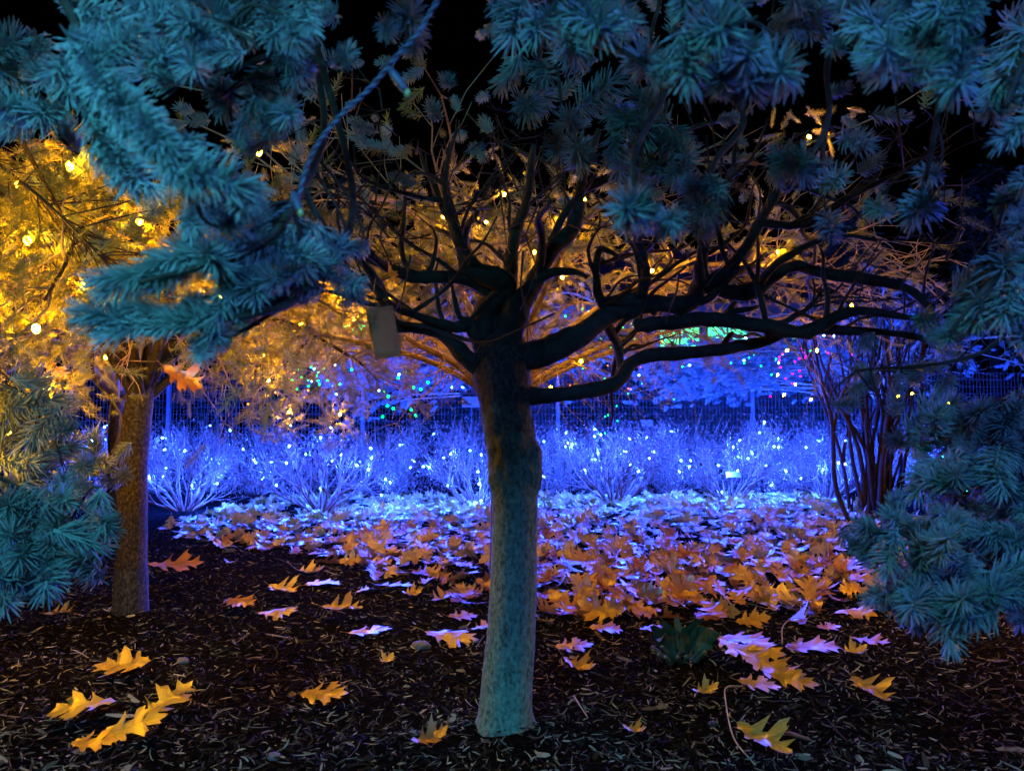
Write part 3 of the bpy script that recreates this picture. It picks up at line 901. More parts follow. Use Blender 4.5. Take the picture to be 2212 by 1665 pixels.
lb_([(-150, 700, 3.0), (0, 800, 2.8), (120, 920, 2.7)],
    [(60, 880, 50), (100, 915, 46), (35, 935, 48), (135, 890, 40), (20, 860, 46), (85, 960, 44), (30, 1000, 44), (140, 960, 40), (180, 1000, 38), (90, 1030, 40), (20, 1050, 42), (160, 1050, 38)], LR, extra=1, tilt=.9)
lb_([(-100, 300, 3.2), (80, 420, 2.9), (300, 640, 2.8)], [(random.uniform(0, 380), random.uniform(330, 700), random.uniform(22, 30), random.uniform(3.0, 3.9)) for _ in range(60)], LR, extra=1, tilt=1.2)
lb_([(200, 800, 3.9), (260, 900, 3.6), (230, 1020, 3.5)], [(200, 960, 34), (225, 1000, 34), (190, 1010, 32), (240, 1040, 30), (175, 1050, 30)], LR, extra=1, tilt=.9)
needles_for(ltree, LB, shoots_l)

# the tree beyond the right edge, whose boughs hang into the picture
XB = Vector((2.9, 2.3, gz(2.9, 2.3)))
xtree = umbrella('umbrella spruce at the right edge, its low teal boughs hanging to the ground', XB, .085, 1.2, 1.7, 2.3, 1.3, 12, 120, 60, 21, azr=(-.6, 2.0))
shoots_x = []
XR = XB + Vector((-.2, -.2, 1.3))
def xb_(stem, stars, **k): bough(stem, stars, root=XR, tree=xtree, base=XB, out=shoots_x, **k)
rs = random.Random(4)
xb_([(2300, 820, 2.0), (2150, 900, 1.8), (1980, 900, 1.75)], [(rs.uniform(1985, 2215), rs.uniform(880, 1000), rs.uniform(36, 52), rs.uniform(1.55, 2.0)) for _ in range(22)], extra=1, tilt=.7)
xb_([(2350, 950, 1.9), (2200, 1020, 1.7), (2050, 1060, 1.7)], [(rs.uniform(2010, 2215), rs.uniform(1000, 1160), rs.uniform(38, 52), rs.uniform(1.5, 1.9)) for _ in range(22)], extra=1, tilt=.7)
xb_([(2300, 1050, 1.8), (2120, 1130, 1.5), (1880, 1150, 1.42)], [(1880, 1150, 44), (1920, 1180, 50), (1870, 1200, 40), (1950, 1140, 48), (2035, 1180, 60, 1.3), (2100, 1190, 54), (2160, 1170, 50), (1990, 1210, 50), (2190, 1230, 52), (1930, 1230, 46), (2060, 1120, 46)], extra=1, tilt=.5)
xb_([(2300, 1150, 1.8), (2150, 1240, 1.5), (2030, 1330, 1.35)], [(1950, 1265, 52), (1990, 1295, 58), (2060, 1300, 60), (2130, 1280, 56), (2040, 1350, 48), (2110, 1340, 50), (2010, 1240, 50), (2090, 1240, 52), (2180, 1290, 48), (1910, 1290, 38), (1960, 1330, 40)], extra=1, tilt=.5)
xb_([(2350, 650, 2.1), (2100, 770, 2.0), (1850, 800, 2.2)], [(rs.uniform(1820, 2080), rs.uniform(740, 900), rs.uniform(20, 30), rs.uniform(2.2, 2.7)) for _ in range(12)], tilt=.9)
needles_for(xtree, XB, shoots_x)

# ------------------------------------------------------------------ oak leaves
def leaf_mesh(k, curl, cup, twist):
    rr = random.Random(500 + k)
    half = [(0, 0, 0), (.05, .05, .05), (.12, .15, .08), (.17, .11, .13), (.23, .14, .19), (.32, .27, .24), (.39, .37, .29), (.36, .25, .33), (.37, .15, .37),
            (.45, .17, .44), (.55, .34, .49), (.68, .47, .54), (.66, .33, .58), (.74, .30, .62), (.66, .14, .66), (.74, .15, .71), (.90, .25, .76), (.86, .12, .82), (.93, .07, .90), (1, 0, 1)]
    L = .17
    def bend(x, y):
        z = curl * (x - .45) ** 2 + cup * y * y + .05 * mnoise.noise(Vector((x * 4 + k * 9, y * 4, 1))) + twist * (x - .4) * y
        return Vector(((x - .5) * L, y * L * .95, z * L))
    V, Q, T = [], [], []
    n = len(half)
    js = [(rr.uniform(-.03, .03), rr.uniform(.82, 1.18)) for _ in half]
    jt = [(rr.uniform(-.03, .03), rr.uniform(.85, 1.15)) for _ in half]
    for side, jj in ((1, js), (-1, jt)):
        o = len(V)
        for i, (t, w, m) in enumerate(half):
            e = 0 < i < n - 1
            tt, ww = t + (jj[i][0] if e else 0), w * jj[i][1]
            V += [bend(m, 0), bend(m + (tt - m) * .5, side * ww * .5), bend(tt, side * ww)]
        for i in range(n - 1):
            a, b = o + i * 3, o + (i + 1) * 3
            for c in (0, 1):
                f = (a + c, b + c, b + c + 1, a + c + 1)
                Q.append(f[::-1] if side < 0 else f)
    mb = MB()
    mb.add(V, Q)
    mb.tube([bend(.02, 0), bend(-.06, 0) + Vector((0, 0, .002)), bend(-.17, .02) + Vector((0, 0, .004))], [.0010, .0009, .0012], 4)
    return mb.mesh('oak_leaf', M_leaf)
LEAVES = [leaf_mesh(0, .12, .25, .1), leaf_mesh(1, -.3, .5, -.3), leaf_mesh(2, .5, .2, .5), leaf_mesh(3, .1, 1.1, -.2), leaf_mesh(4, -.5, -.3, .4), leaf_mesh(5, .8, .9, .2), leaf_mesh(6, .25, -.5, -.5), leaf_mesh(7, .05, .1, 0), leaf_mesh(8, .18, .3, .15), leaf_mesh(9, -.22, .25, -.15), leaf_mesh(10, .1, -.3, .25)]
NEAR = {1: 9, 2: 8, 4: 10, 6: 7}
leaf_protos = []
def put_leaf(p, az, tilt, roll, s, k, label, group='fallen oak leaves', tone=None, lean=0):
    o = bpy.data.objects.new('oak_leaf', LEAVES[k])
    COL.objects.link(o)
    q = Quaternion((0, 0, 1), az) @ Quaternion((0, 1, 0), tilt) @ Quaternion((1, 0, 0), roll)
    q = Quaternion((1, 0, 0), lean) @ q
    o.matrix_world = Matrix.LocRotScale(p, q, Vector((s, s, s)))
    if tone is not None:
        o.material_slots[0].link = 'OBJECT'; o.material_slots[0].material = tone
    tag(o, label, 'leaf', group)
    return o

R_ = math.radians
near_leaves = [  # (x, y, length px, heading deg, variant, words)
    (265, 1466, 120, 180, 0, 'golden oak leaf lying flat on dark mulch, upper one of the left front group'),
    (175, 1555, 132, 200, 1, 'golden oak leaf on dark mulch, leftmost of the left front group'),
    (360, 1540, 130, 60, 2, 'curled golden oak leaf standing half up in the left front group'),
    (290, 1590, 128, 25, 7, 'tan oak leaf on dark mulch below the curled one at front left'),
    (205, 1616, 95, 10, 6, 'dull brown oak leaf lowest in the left front group'),
    (700, 1522, 104, 355, 7, 'single orange oak leaf lying alone between the two trunks'),
    (930, 1625, 80, 20, 5, 'small rolled brown leaf near the front edge left of the middle trunk'),
    (610, 1300, 80, 330, 3, 'golden oak leaf arched on the mulch midway between the two trunks'),
    (515, 1325, 78, 340, 1, 'orange-brown oak leaf flat on mulch right of the left trunk'),
    (600, 1335, 90, 350, 4, 'orange oak leaf with blue sheen just below the arched golden leaf'),
    (740, 1338, 84, 10, 3, 'spiky oak leaf with lobes raised, left of the middle trunk'),
    (800, 1377, 92, 5, 7, 'flat pale blue-lit oak leaf left of the middle trunk'),
    (975, 1385, 118, 350, 4, 'large oak leaf half gold half blue beside the middle trunk'),
    (835, 1438, 44, 60, 5, 'small crumpled tan leaf on mulch left of the middle trunk'),
    (1000, 1335, 66, 20, 6, 'blue-lit oak leaf touching the left side of the middle trunk'),
    (1045, 1368, 60, 30, 2, 'oak leaf peeping out behind the middle trunk on its left'),
    (380, 1255, 110, 15, 2, 'long orange oak leaf right beside the left trunk'),
    (125, 1342, 60, 0, 3, 'small tan oak leaf left of the left trunk'),
    (255, 1175, 50, 20, 1, 'dull orange leaf just left of the left trunk'),
    (700, 1270, 80, 15, 1, 'blue-lit oak leaf on bare mulch right of the arched golden leaf'),
    (665, 1246, 66, 20, 5, 'orange and blue oak leaf behind the arched golden leaf'),
    (850, 1276, 84, 10, 0, 'pale blue oak leaf on mulch at the thin left end of the leaf carpet'),
    (890, 1296, 44, 20, 5, 'small pinkish curled leaf left of the middle trunk'),
    (1240, 1408, 84, 10, 6, 'blue-lit oak leaf right of the middle trunk'),
    (1310, 1380, 70, 350, 1, 'orange oak leaf right of the middle trunk before the dark clump'),
    (1410, 1370, 60, 15, 4, 'blue-edged oak leaf left of the dark clump'),
    (1250, 1465, 70, 340, 5, 'crumpled orange leaf on dark mulch right of the middle trunk'),
    (1525, 1508, 58, 10, 5, 'small rolled yellow leaf below the dark clump'),
    (1755, 1405, 118, 345, 1, 'wide brown-orange oak leaf with blue sheen right of the dark clump'),
    (1880, 1525, 104, 290, 3, 'star-shaped orange oak leaf alone on dark mulch at right'),
    (1880, 1405, 80, 320, 2, 'rusty oak leaf near the right boughs with raised tip'),
    (1845, 1425, 60, 10, 5, 'yellow rolled leaf beside the rusty leaf at right'),
    (1790, 1362, 56, 10, 6, 'small blue and orange leaf above the wide brown one'),
    (1610, 1400, 110, 320, 1, 'orange oak leaf with blue streak, first of the row below the dark clump'),
    (1640, 1440, 110, 330, 4, 'orange oak leaf second in the row running down from the dark clump'),
    (1590, 1440, 110, 300, 2, 'yellow leaf tucked under the right side of the dark clump'),
    (1665, 1475, 120, 320, 0, 'orange oak leaf in the middle of the row below the dark clump'),
    (1715, 1500, 100, 340, 6, 'spotted orange leaf at the lower end of the row below the dark clump'),
    (1640, 1505, 90, 350, 7, 'orange leaf half under the spotted one at the end of the row'),
    (1650, 1630, 130, 310, 3, 'big gold and lilac oak leaf cut by the front edge right of centre'),
    (1370, 1590, 50, 340, 5, 'small orange scrap of leaf near the front edge right of centre'),
    (1765, 1590, 0, 0, 0, ''),
    (2055, 1410, 40, 20, 5, 'tiny orange leaf under the right hanging boughs'),
]
for x, y, L, hd, k, lab in near_leaves:
    if not L: continue
    p = G(x, y)
    s = L / FPX * p.y / .165
    p.z += .018 * s
    gold = 'blue' not in lab
    p.z += .03 * s if gold else 0
    o = put_leaf(p, R_(hd), random.uniform(-.12, .12), random.uniform(-.14, .14), s * 1.0, NEAR.get(k, k), lab, None, TONES[1 if ('gold' in lab or 'yellow' in lab or 'tan' in lab) else 2 if 'rust' in lab or 'brown' in lab else 0][1], random.uniform(.14, .3) if gold else random.uniform(0, .1))
    if len(leaf_protos) < 3: leaf_protos.append(o)

# dense carpet before the shrubs
def edge_y(x):
    return float(np.interp(x, [300, 420, 520, 640, 760, 880, 960, 1060, 1160, 1300, 1500, 1700, 1850, 1980], [1130, 1165, 1185, 1190, 1215, 1255, 1290, 1320, 1345, 1345, 1325, 1345, 1345, 1300]))
cl = []
tries = 0
while len(cl) < 3900 and tries < 60000:
    tries += 1
    d = random.uniform(3.9, 11.6)
    xw = random.uniform(-3.6, 4.6)
    X = CXP + xw / d * FPX
    Y = HOR + FPX / d
    if X < 250 or X > 2000: continue
    e = edge_y(X)
    if Y > e + random.gauss(0, 9): 
        if Y > e + 60 or random.random() > .02: continue
    dens = 1.0 if X > 1000 else (.92 if X > 700 else .75)
    if Y > 1225 and X < 1050: dens *= .4
    if random.random() > dens: continue
    cl.append((xw, d))
cl.sort(key=lambda p: p[1])
tones = ['flat', 'curled', 'tilted', 'cupped']
rest = []
n_ind = 0
for i, (xw, d) in enumerate(cl):
    X = CXP + xw / d * FPX
    z = gz(xw, d) + random.uniform(.005, .07) * (1 if X > 1000 else .5)
    az, ti, ro = random.uniform(0, 2 * PI), random.gauss(0, .17 if random.random() < .65 else .45), random.gauss(0, .17 if random.random() < .65 else .5)
    s = random.uniform(.7, 1.32)
    ln = random.uniform(.3, .95) if (random.random() < (.27 if X > 1120 and d < 5.6 else .14)) else 0
    z += ln * .05 * s
    if n_ind < 250:
        kk = n_ind % 8
        tn = random.choices(range(4), (5, 2, 4, 1.5))[0]
        zone = ('left of the middle trunk' if X < 1060 else 'right of the big trunk' if X < 1250 else 'left of the dark clump' if X < 1400 else 'behind the dark clump' if X < 1560
                else 'right of the dark clump' if X < 1720 else 'by the right boughs')
        row = 'front' if d < 4.7 else 'middle' if d < 5.6 else 'back'
        size = 'small' if s < .8 else 'large' if s > 1.03 else 'plain'
        how = ['smooth', 'arched', 'twisted', 'cupped', 'humped', 'curled', 'warped', 'flat'][kk]
        o = put_leaf(Vector((xw, d, z)), az, ti, ro, s, kk, '%s %s %s oak leaf in the carpet, %s, %s, tip %s' % (size, how, TONES[tn][0], row, zone, ('right', 'back', 'left', 'forward')[int((az + PI / 4) / (PI / 2)) % 4]), 'oak leaves of the carpet', TONES[tn][1], ln)
        n_ind += 1
        if len(leaf_protos) < 8: leaf_protos.append(o)
    else:
        q = Quaternion((0, 0, 1), az) @ Quaternion((0, 1, 0), ti) @ Quaternion((1, 0, 0), ro)
        q = Quaternion((1, 0, 0), ln) @ q
        rest.append(Matrix.LocRotScale(Vector((xw, d, z)), q, Vector((s, s, s))))
tag(scatter('fallen_leaves', rest, leaf_protos, M_leaf), 'thick far carpet of blue-lit oak leaves at the foot of the shrubs', 'leaves', kind='stuff')

# dead leaves caught in the branches
for x, y, d, L, hd, lab in [(395, 815, 3.7, 90, 20, 'big orange dead leaf caught in the twigs right of the left trunk top'),
                            (120, 800, 3.5, 56, 40, 'rusty dead leaf caught below the bright amber bulb at left'),
                            (845, 590, 2.2, 60, 60, 'brown dead leaf caught on the limb above the hanging tag'),
                            (1620, 350, 2.4, 40, 20, 'rust-red dead leaf caught high in the right limbs'),
                            (1410, 560, 3.6, 60, 250, 'orange dead leaf hanging among the gold limbs right of the fork')]:
    s = L / FPX * d / .165
    o = put_leaf(D(x, y, d), R_(hd), random.uniform(.3, 1.0), random.uniform(.9, 1.6), s, random.choice([2, 3, 5]), lab, None, TONES[2][1] if 'big' in lab or 'rust' in lab else None)

# ------------------------------------------------------------------ shrubs with blue lights
def bulb_mesh(name, r, mat, seg=6, rings=4, stretch=1.0):
    mb = MB(); mb.ball((0, 0, 0), r, seg, rings, (1, 1, stretch)); return mb.mesh(name, mat)
BULB_BLUE = bulb_mesh('bulb', .0040, M_blue)
BULB_AMB = bulb_mesh('bulb', .008, M_amber, 8, 6, 1.3)
BULB_FAR = bulb_mesh('bulb', .0095, emit_mat('far_amber_glow', AMB, 700), 8, 6, 1.3)
BULB_LOW = bulb_mesh('bulb', .0095, emit_mat('low_amber_glow', (1.0, .42, .01), 6500), 8, 6, 1.3)
BULB_BIG = bulb_mesh('bulb', .014, M_amber_big, 10, 8, 1.35)

def light_string(label, pts, mesh, group, cordr=.0016, sag=.03, name='light_string', meshes=None):
    """a cord through its bulbs; every bulb is a part"""
    base = Vector(pts[0])
    t = thing(name, base, label, 'string lights', group)
    mb = MB()
    rem = [Vector(p) for p in pts]
    cur = rem.pop(0); order = [cur]
    while rem:
        nx = min(rem, key=lambda q: (q - cur).length)
        rem.remove(nx); order.append(nx); cur = nx
    for a, b in zip(order, order[1:]):
        o = Vector((0, 0, .012))
        m = a.lerp(b, .5) + Vector((0, 0, -sag * (b - a).length)) + rv(.012)
        mb.tube(crom([a + o, m, b + o], 3), cordr, 4, cap=False)
    if len(order) > 1: mb.build('cord', M_cordgreen, t, base)
    for i, p in enumerate(order):
        b = bpy.data.objects.new('bulb', meshes[i % len(meshes)] if meshes else mesh)
        COL.objects.link(b); b.parent = t
        b.location = p - base
        b.rotation_euler = (random.uniform(-.6, .6), random.uniform(-.6, .6), 0)
    return t

def shrub(label, base, w, h, ns, seed, leafy=1500, bulbs=11, slab='', low=0):
    st = random.getstate(); random.seed(seed)
    t = thing('azalea_shrub', base, label, 'shrub', 'shrubs in a row before the fence')
    tw, lv = MB(), MB()
    tips = []
    def fork(p, v, L, r, lev, mb):
        pts = [p]
        for k in range(3):
            v = (v + rv(.13) + Vector((0, 0, .10))).normalized()
            pts.append(pts[-1] + v * L / 3)
        mb.tube(pts, [r, r * .9, r * .8, r * .7], 5 if lev < 2 else 3, cap=False)
        if lev >= 4 or pts[-1].z > h * 1.02 + base.z:
            tips.append((pts[-1], v)); return
        for c in range(2 if lev > 0 else random.choice((2, 3))):
            fork(pts[-1], (v + rv(.34)).normalized(), L * random.uniform(.6, .85), r * .62, lev + 1, tw)
        if random.random() < .5 and lev > 0:
            fork(pts[1], (v + rv(.6)).normalized(), L * .6, r * .5, lev + 1, tw)
    for i in range(ns):
        a = 2 * PI * (i + random.uniform(-.3, .3)) / ns
        sp = random.uniform(.25, 1.5)
        v = Vector((math.cos(a) * sp * w / h * .62, math.sin(a) * sp * w / h * .5, 1)).normalized()
        mb = MB()
        p0 = base + Vector((math.cos(a) * .06, math.sin(a) * .06, -.02))
        fork(p0, v, h * random.uniform(.3, .42), random.uniform(.013, .021) if not low else random.uniform(.010, .016), 0, mb)
        mb.build('stem', M_bushstem, t, base)
    o = tw.build('twigs', M_bushstem, t, base); o['kind'] = 'stuff'
    n = leafy
    V = np.empty((n, 4, 3))
    for i in range(n):
        p, v = random.choice(tips)
        p = (p.lerp(base, random.random() ** 2.2 * .85) if low else p.lerp(base, random.random() ** 4 * .4)) + rv(.08)
        p.z = max(p.z, base.z + .03)
        d = (v + rv(.7)).normalized()
        u = d.cross(rv(1)).normalized()
        L = random.uniform(.022, .05)
        V[i] = [p, p + d * L * .5 + u * L * .2, p + d * L, p + d * L * .5 - u * L * .2]
    if low:
        V2 = np.empty((low, 4, 3))
        for i in range(low):
            a, r = random.uniform(0, 2 * PI), random.random() ** .5
            p = base + Vector((math.cos(a) * r * w * .55, math.sin(a) * r * .45, abs(random.gauss(0, .28)) + .02))
            d = (rv(.6) + Vector((0, 0, .8))).normalized(); u = d.cross(rv(1)).normalized(); L = random.uniform(.03, .07)
            V2[i] = [p, p + d * L * .5 + u * L * .16, p + d * L, p + d * L * .5 - u * L * .16]
        V = np.concatenate([V, V2])
    lv.add(V.reshape(-1, 3), np.arange(len(V) * 4).reshape(-1, 4))
    o = lv.build('leaves', M_bushleaf, t, base, smooth=False); o['kind'] = 'stuff'
    pts = []
    for k in range(bulbs):
        p, v = random.choice(tips)
        p = Vector(p) + rv(.05)
        if k % 4 == 3: p = base + (p - base) * random.uniform(.35, .75)
        if p.y > base.y + .1 and random.random() < .6: p.y = base.y * 2 - p.y
        p.z = max(p.z, .12)
        pts.append(p)
    light_string(slab, pts, BULB_BLUE, 'blue light strings on the shrubs')
    random.setstate(st)

shrubs = [(399, 1104, 2.2, .97, 'vase-shaped shrub nearest the left trunk'), (695, 1108, 2.4, 1.02, 'broad many-stemmed shrub midway between the two trunks'),
          (1030, 1096, 2.3, 1.02, 'shrub partly hidden by the left side of the middle trunk'), (1328, 1088, 2.3, 1.04, 'fan-shaped shrub first to the right of the middle trunk'),
          (1575, 1082, 2.3, 1.06, 'dense shrub second to the right of the middle trunk'), (1790, 1080, 2.2, 1.04, 'shrub just left of the shaggy stems'),
          (2010, 1078, 1.9, 1.0, 'shrub right of the shaggy stems behind the hanging boughs'), (170, 1090, 1.9, .95, 'dim blue shrub left of the left trunk')]
for i, (x, y, w, h, lab) in enumerate(shrubs):
    shrub(lab + ', lit blue', G(x, y), w, h, 21, 40 + i, bulbs=13, slab='tiny blue lights on the ' + lab)
backrow = [(300, 1068, 'back shrub glimpsed right of the left trunk'), (560, 1068, 'back shrub between the two front shrubs at left'), (850, 1068, 'back shrub left of the middle trunk'), (1180, 1068, 'back shrub directly behind the middle trunk'),
           (1450, 1068, 'back shrub between the first two right shrubs'), (1690, 1068, 'back shrub before the rightmost visible fence post'), (1920, 1068, 'back shrub behind the shaggy stems'), (2150, 1068, 'back shrub at the right edge')]
for i, (x, y, lab) in enumerate(backrow):
    shrub(lab + ', lit blue', G(x, y), 2.4, 1.12, 16, 60 + i, leafy=4600, low=2400, bulbs=9, slab='tiny blue lights on the ' + lab)

# ------------------------------------------------------------------ wire fence
def fence():
    fy = 14.0
    base = Vector((0, fy, gz(0, fy)))
    t = thing('wire_fence', base, 'tall welded wire mesh fence on grey posts behind the shrubs', 'fence')
    xs0 = (785 - CXP) / FPX * fy
    step = (1205 - 785) / FPX * fy
    px_ = [xs0 + step * k for k in range(-3, 6)]
    H = 2.1
    for x in px_:
        mb = MB()
        mb.box((x, fy, H / 2), (.062, .062, H + .06)); mb.box((x, fy, H + .045), (.075, .075, .03))
        mb.build('post', M_post, t, base, smooth=False)
    for a, b in zip(px_, px_[1:]):
        mb = MB()
        n = int((b - a - .07) / .062)
        for i in range(n + 1):
            x = a + .035 + (b - a - .07) * i / n
            mb.box((x, fy - .034, H / 2), (.0058, .0058, H - .08))
        for k in range(17):
            mb.box(((a + b) / 2, fy - .042, .06 + (H - .12) * k / 16), (b - a - .002, .0054, .0054))
        mb.build('mesh_panel', M_metal, t, base, smooth=False)
fence()
# small plates by the fence
for x, y, w, h, lab in [(1398, 914, 26, 10, 'small white plate on the fence right of the middle trunk'), (1018, 868, 40, 16, 'pale green-lit plate behind the fence left of the middle trunk'), (1584, 1025, 30, 8, 'little white plant label among the shrubs')]:
    d = 13.8 if y < 1000 else 10.4
    c = D(x, y, d)
    t = thing('small_plate', Vector((c.x, c.y, gz(c.x, c.y))), lab, 'sign')
    mb = MB(); mb.box(c, (w / FPX * d, .012, h / FPX * d * 1.6), Matrix.Rotation(R_(-25), 3, 'X')); mb.build('plate', M_plaque, t, t.location, False)
    mb = MB(); mb.tube([Vector((c.x, c.y + .03, 0)), c + Vector((0, .02, 0))], .008, 6); mb.build('stake', M_post, t, t.location, False)

# dark bushes behind and before the fence
def leafy_bush(label, base, w, h, n, seed, mat=M_darkleaf, size=.06):
    st = random.getstate(); random.seed(seed)
    t = thing('leafy_bush', base, label, 'bush', 'dark bushes along the fence')
    tw, lv = MB(), MB()
    V = []
    for i in range(26):
        a = random.uniform(0, 2 * PI); r = random.uniform(.1, 1) * w / 2
        e = base + Vector((math.cos(a) * r, math.sin(a) * r * .6, h * random.uniform(.5, 1.0)))
        tw.tube(crom([base, base.lerp(e, .5) + rv(.08), e], 3), lerps([.012, .004], 7), 4)
        for k in range(n // 26):
            p = e.lerp(base, random.uniform(0, .55)) + rv(.11 * w / 1.5)
            p.z = max(p.z, .05)
            d = (rv(1) + Vector((0, 0, -.2))).normalized(); u = d.cross(rv(1)).normalized(); L = size * random.uniform(.6, 1.3)
            V.append([p, p + d * L * .5 + u * L * .22, p + d * L, p + d * L * .5 - u * L * .22])
    lv.add(np.array([[list(q) for q in f] for f in V]).reshape(-1, 3), np.arange(len(V) * 4).reshape(-1, 4))
    o = tw.build('stems', M_twig, t, base)
    o = lv.build('leaves', mat, t, base, False); o['kind'] = 'stuff'
    random.setstate(st)
for i, (x, d, w, h, lab) in enumerate([(870, 13.3, 1.1, 1.25, 'small leafy bush at the fence left of the middle trunk'), (985, 13.2, 1.2, 1.35, 'broad leaved bush at the fence just left of the middle trunk'), (1290, 13.3, 1.7, 1.25, 'leafy bush at the fence right of the middle trunk'),
                                       (1500, 13.2, 1.9, 1.4, 'dark leafy bush before the right fence bay'), (1760, 15.0, 3.4, 2.0, 'tall dark bush behind the right fence bay'), (470, 15.2, 2.6, 1.9, 'dark bush behind the fence at left')]):
    leafy_bush(lab, Vector(((x - CXP) / FPX * d, d, 0)), w, h, 900, 80 + i)

# ------------------------------------------------------------------ beyond the fence: dark conifers, green-lit house
def conifer(label, base, h, w, n, seed):
    st = random.getstate(); random.seed(seed)
    t = thing('conifer_tree', base, label, 'tree', 'dark conifers beyond the fence')
    mb = MB(); mb.tube(crom([base, base + Vector((.05, 0, h * .5)), base + Vector((0, 0, h))], 6), lerps([.14, .10, .02], 13), 8); mb.build('trunk', M_limb, t, base)
    lv = MB(); V = []
    for i in range(n):
        f = random.random() ** .8
        z = h * (.08 + .92 * f); r = w / 2 * (1 - f) ** .75 * random.uniform(.35, 1.05); a = random.uniform(0, 2 * PI)
        o = Vector((math.cos(a), math.sin(a), 0))
        p = base + o * r + Vector((0, 0, z)) + rv(.08)
        d = (o + rv(.35) + Vector((0, 0, -.35))).normalized(); u = d.cross(Vector((0, 0, 1)) + rv(.3)).normalized(); L = random.uniform(.14, .34)
        V.append([p, p + d * L * .5 + u * L * .16, p + d * L, p + d * L * .5 - u * L * .16])
    lv.add(np.array([[list(q) for q in f] for f in V]).reshape(-1, 3), np.arange(len(V) * 4).reshape(-1, 4))
    o = lv.build('crown', M_darkleaf, t, base, False); o['kind'] = 'stuff'
    random.setstate(st)
for i, (x, d, h, w, lab) in enumerate([(500, 17.2, 6.5, 3.6, 'dark conifer beyond the fence behind the left boughs'), (760, 18, 7, 4, 'dark conifer beyond the fence left of the middle trunk'), (1000, 17.5, 5.2, 3.4, 'dark conifer beyond the fence just left of the middle trunk'),
                                       (1310, 17, 3.4, 3.2, 'low dark conifer beyond the fence right of the middle trunk, dotted with lights'), (1850, 17, 6, 3.6, 'dark conifer beyond the fence behind the shaggy stems'), (2150, 17.2, 7, 4, 'dark conifer beyond the fence at the right edge'),
                                       (150, 17.2, 7, 4, 'dark conifer beyond the fence at the left edge')]):
    conifer(lab, Vector(((x - CXP) / FPX * d, d, 0)), h, w, 3200, 120 + i)

def house():
    base = Vector((5.2, 24, 0))
    t = thing('garden_house', base, 'house with green-lit windows far behind the fence at right', 'building')
    mb = MB(); mb.box((5.2, 26, 2.5), (15, 4, 5.0)); mb.build('wall', M_wall, t, base, False)
    mb = MB()
    z0, z1 = 5.02, 7.2
    mb.add([(-2.8, 23.6, z0), (13.2, 23.6, z0), (13.2, 28.4, z0), (-2.8, 28.4, z0), (-2.0, 26, z1), (12.4, 26, z1)],
           [(0, 1, 5, 4), (2, 3, 4, 5), (3, 2, 1, 0)], [(0, 4, 3), (1, 2, 5)])
    mb.build('roof', M_roof, t, base, False)
    for k in range(3):
        x = 5.25 + k * 1.5
        fr = MB()
        for dx, dz, sx, sz in ((-.66, 0, .08, .9), (.66, 0, .08, .9), (0, .45, 1.4, .08), (0, -.45, 1.4, .08), (0, 0, .05, .82)):
            fr.box((x + dx, 23.95, 4.0 + dz), (sx, .08, sz))
        f = fr.build('window', M_post, t, base, False)
        for s in (-1, 1):
            pn = MB(); pn.box((x + s * .325, 23.97, 4.0), (.58, .02, .80)); pn.build('pane', M_window, f, base, False)
house()

# ------------------------------------------------------------------ amber, green and coloured strings
ps = GOLD_LEFT
light_string('amber light string in the left spruce with the brightest bulb of all', ps, BULB_BIG, 'amber light strings in the trees', .002)
light_string('unseen amber light string added outside the left frame edge to light the boughs', [D(*p) for p in [(-50, 900, 2.5), (-40, 1010, 2.6), (-90, 800, 2.6)]], BULB_FAR, 'amber light strings in the trees')  # bulbs added out of view to turn the left needles amber
light_string('amber light string behind the middle fork in the gold-lit limbs', GOLD_MID, BULB_AMB, 'amber light strings in the trees')
light_string('amber light string low behind the lowest right limb', [D(*p) for p in [(1190, 838, 4.4), (1255, 780, 4.6), (1700, 757, 6.0), (1765, 757, 5.8), (1770, 690, 5.6)]], BULB_FAR, 'amber light strings in the trees')
light_string('unseen amber light string in the right edge spruce lighting the leaf carpet', [Vector(p) for p in [(2.75, 3.55, 1.2), (3.0, 4.0, 1.45), (2.95, 4.3, 1.0), (2.85, 3.8, .8)]], BULB_LOW, 'amber light strings in the trees')  # bulbs out of view, put there to light the carpet orange
light_string('amber light string hanging before the right fence bay', [D(*p) for p in [(1680, 810, 8.2), (1718, 830, 8.4), (1693, 853, 8.2), (1752, 863, 8.2)]], BULB_FAR, 'amber light strings in the trees')
light_string('amber light string right of the shaggy stems', [D(*p) for p in [(1940, 855, 6.8), (1970, 850, 7.0), (2050, 872, 7.0), (2190, 880, 6.6), (1840, 660, 5.5)]], BULB_FAR, 'amber light strings in the trees')
light_string('amber light string in the gold needles left of the hanging tag', GOLD_FAR, BULB_AMB, 'amber light strings in the trees')
light_string('blue light string up in the far boughs left of the middle trunk', [D(random.uniform(640, 1040), random.uniform(720, 860), random.uniform(9.4, 10.6)) for _ in range(12)], BULB_BLUE, 'blue light strings in the far trees')
light_string('blue light string up in the far boughs right of the middle trunk', [D(random.uniform(1180, 1500), random.uniform(650, 830), random.uniform(8.8, 10.6)) for _ in range(12)], BULB_BLUE, 'blue light strings in the far trees')
light_string('blue light string up in the far boughs above the right fence bay', [D(random.uniform(1480, 1860), random.uniform(630, 800), random.uniform(8.8, 10.6)) for _ in range(12)], BULB_BLUE, 'blue light strings in the far trees')
FAR = .016
def far_lights(label, mat, x, y, n, d, sd, name_r=FAR):
    me = bulb_mesh('bulb', name_r, mat, 5, 3)
    light_string(label, [D(random.gauss(x, sd[0]), random.gauss(y, sd[1]), d + random.uniform(-.3, .3)) for _ in range(n)], me, 'small coloured lights by the fence')
far_lights('green light string over the fence left of the middle trunk', M_green, 690, 810, 16, 9.5, (32, 18))
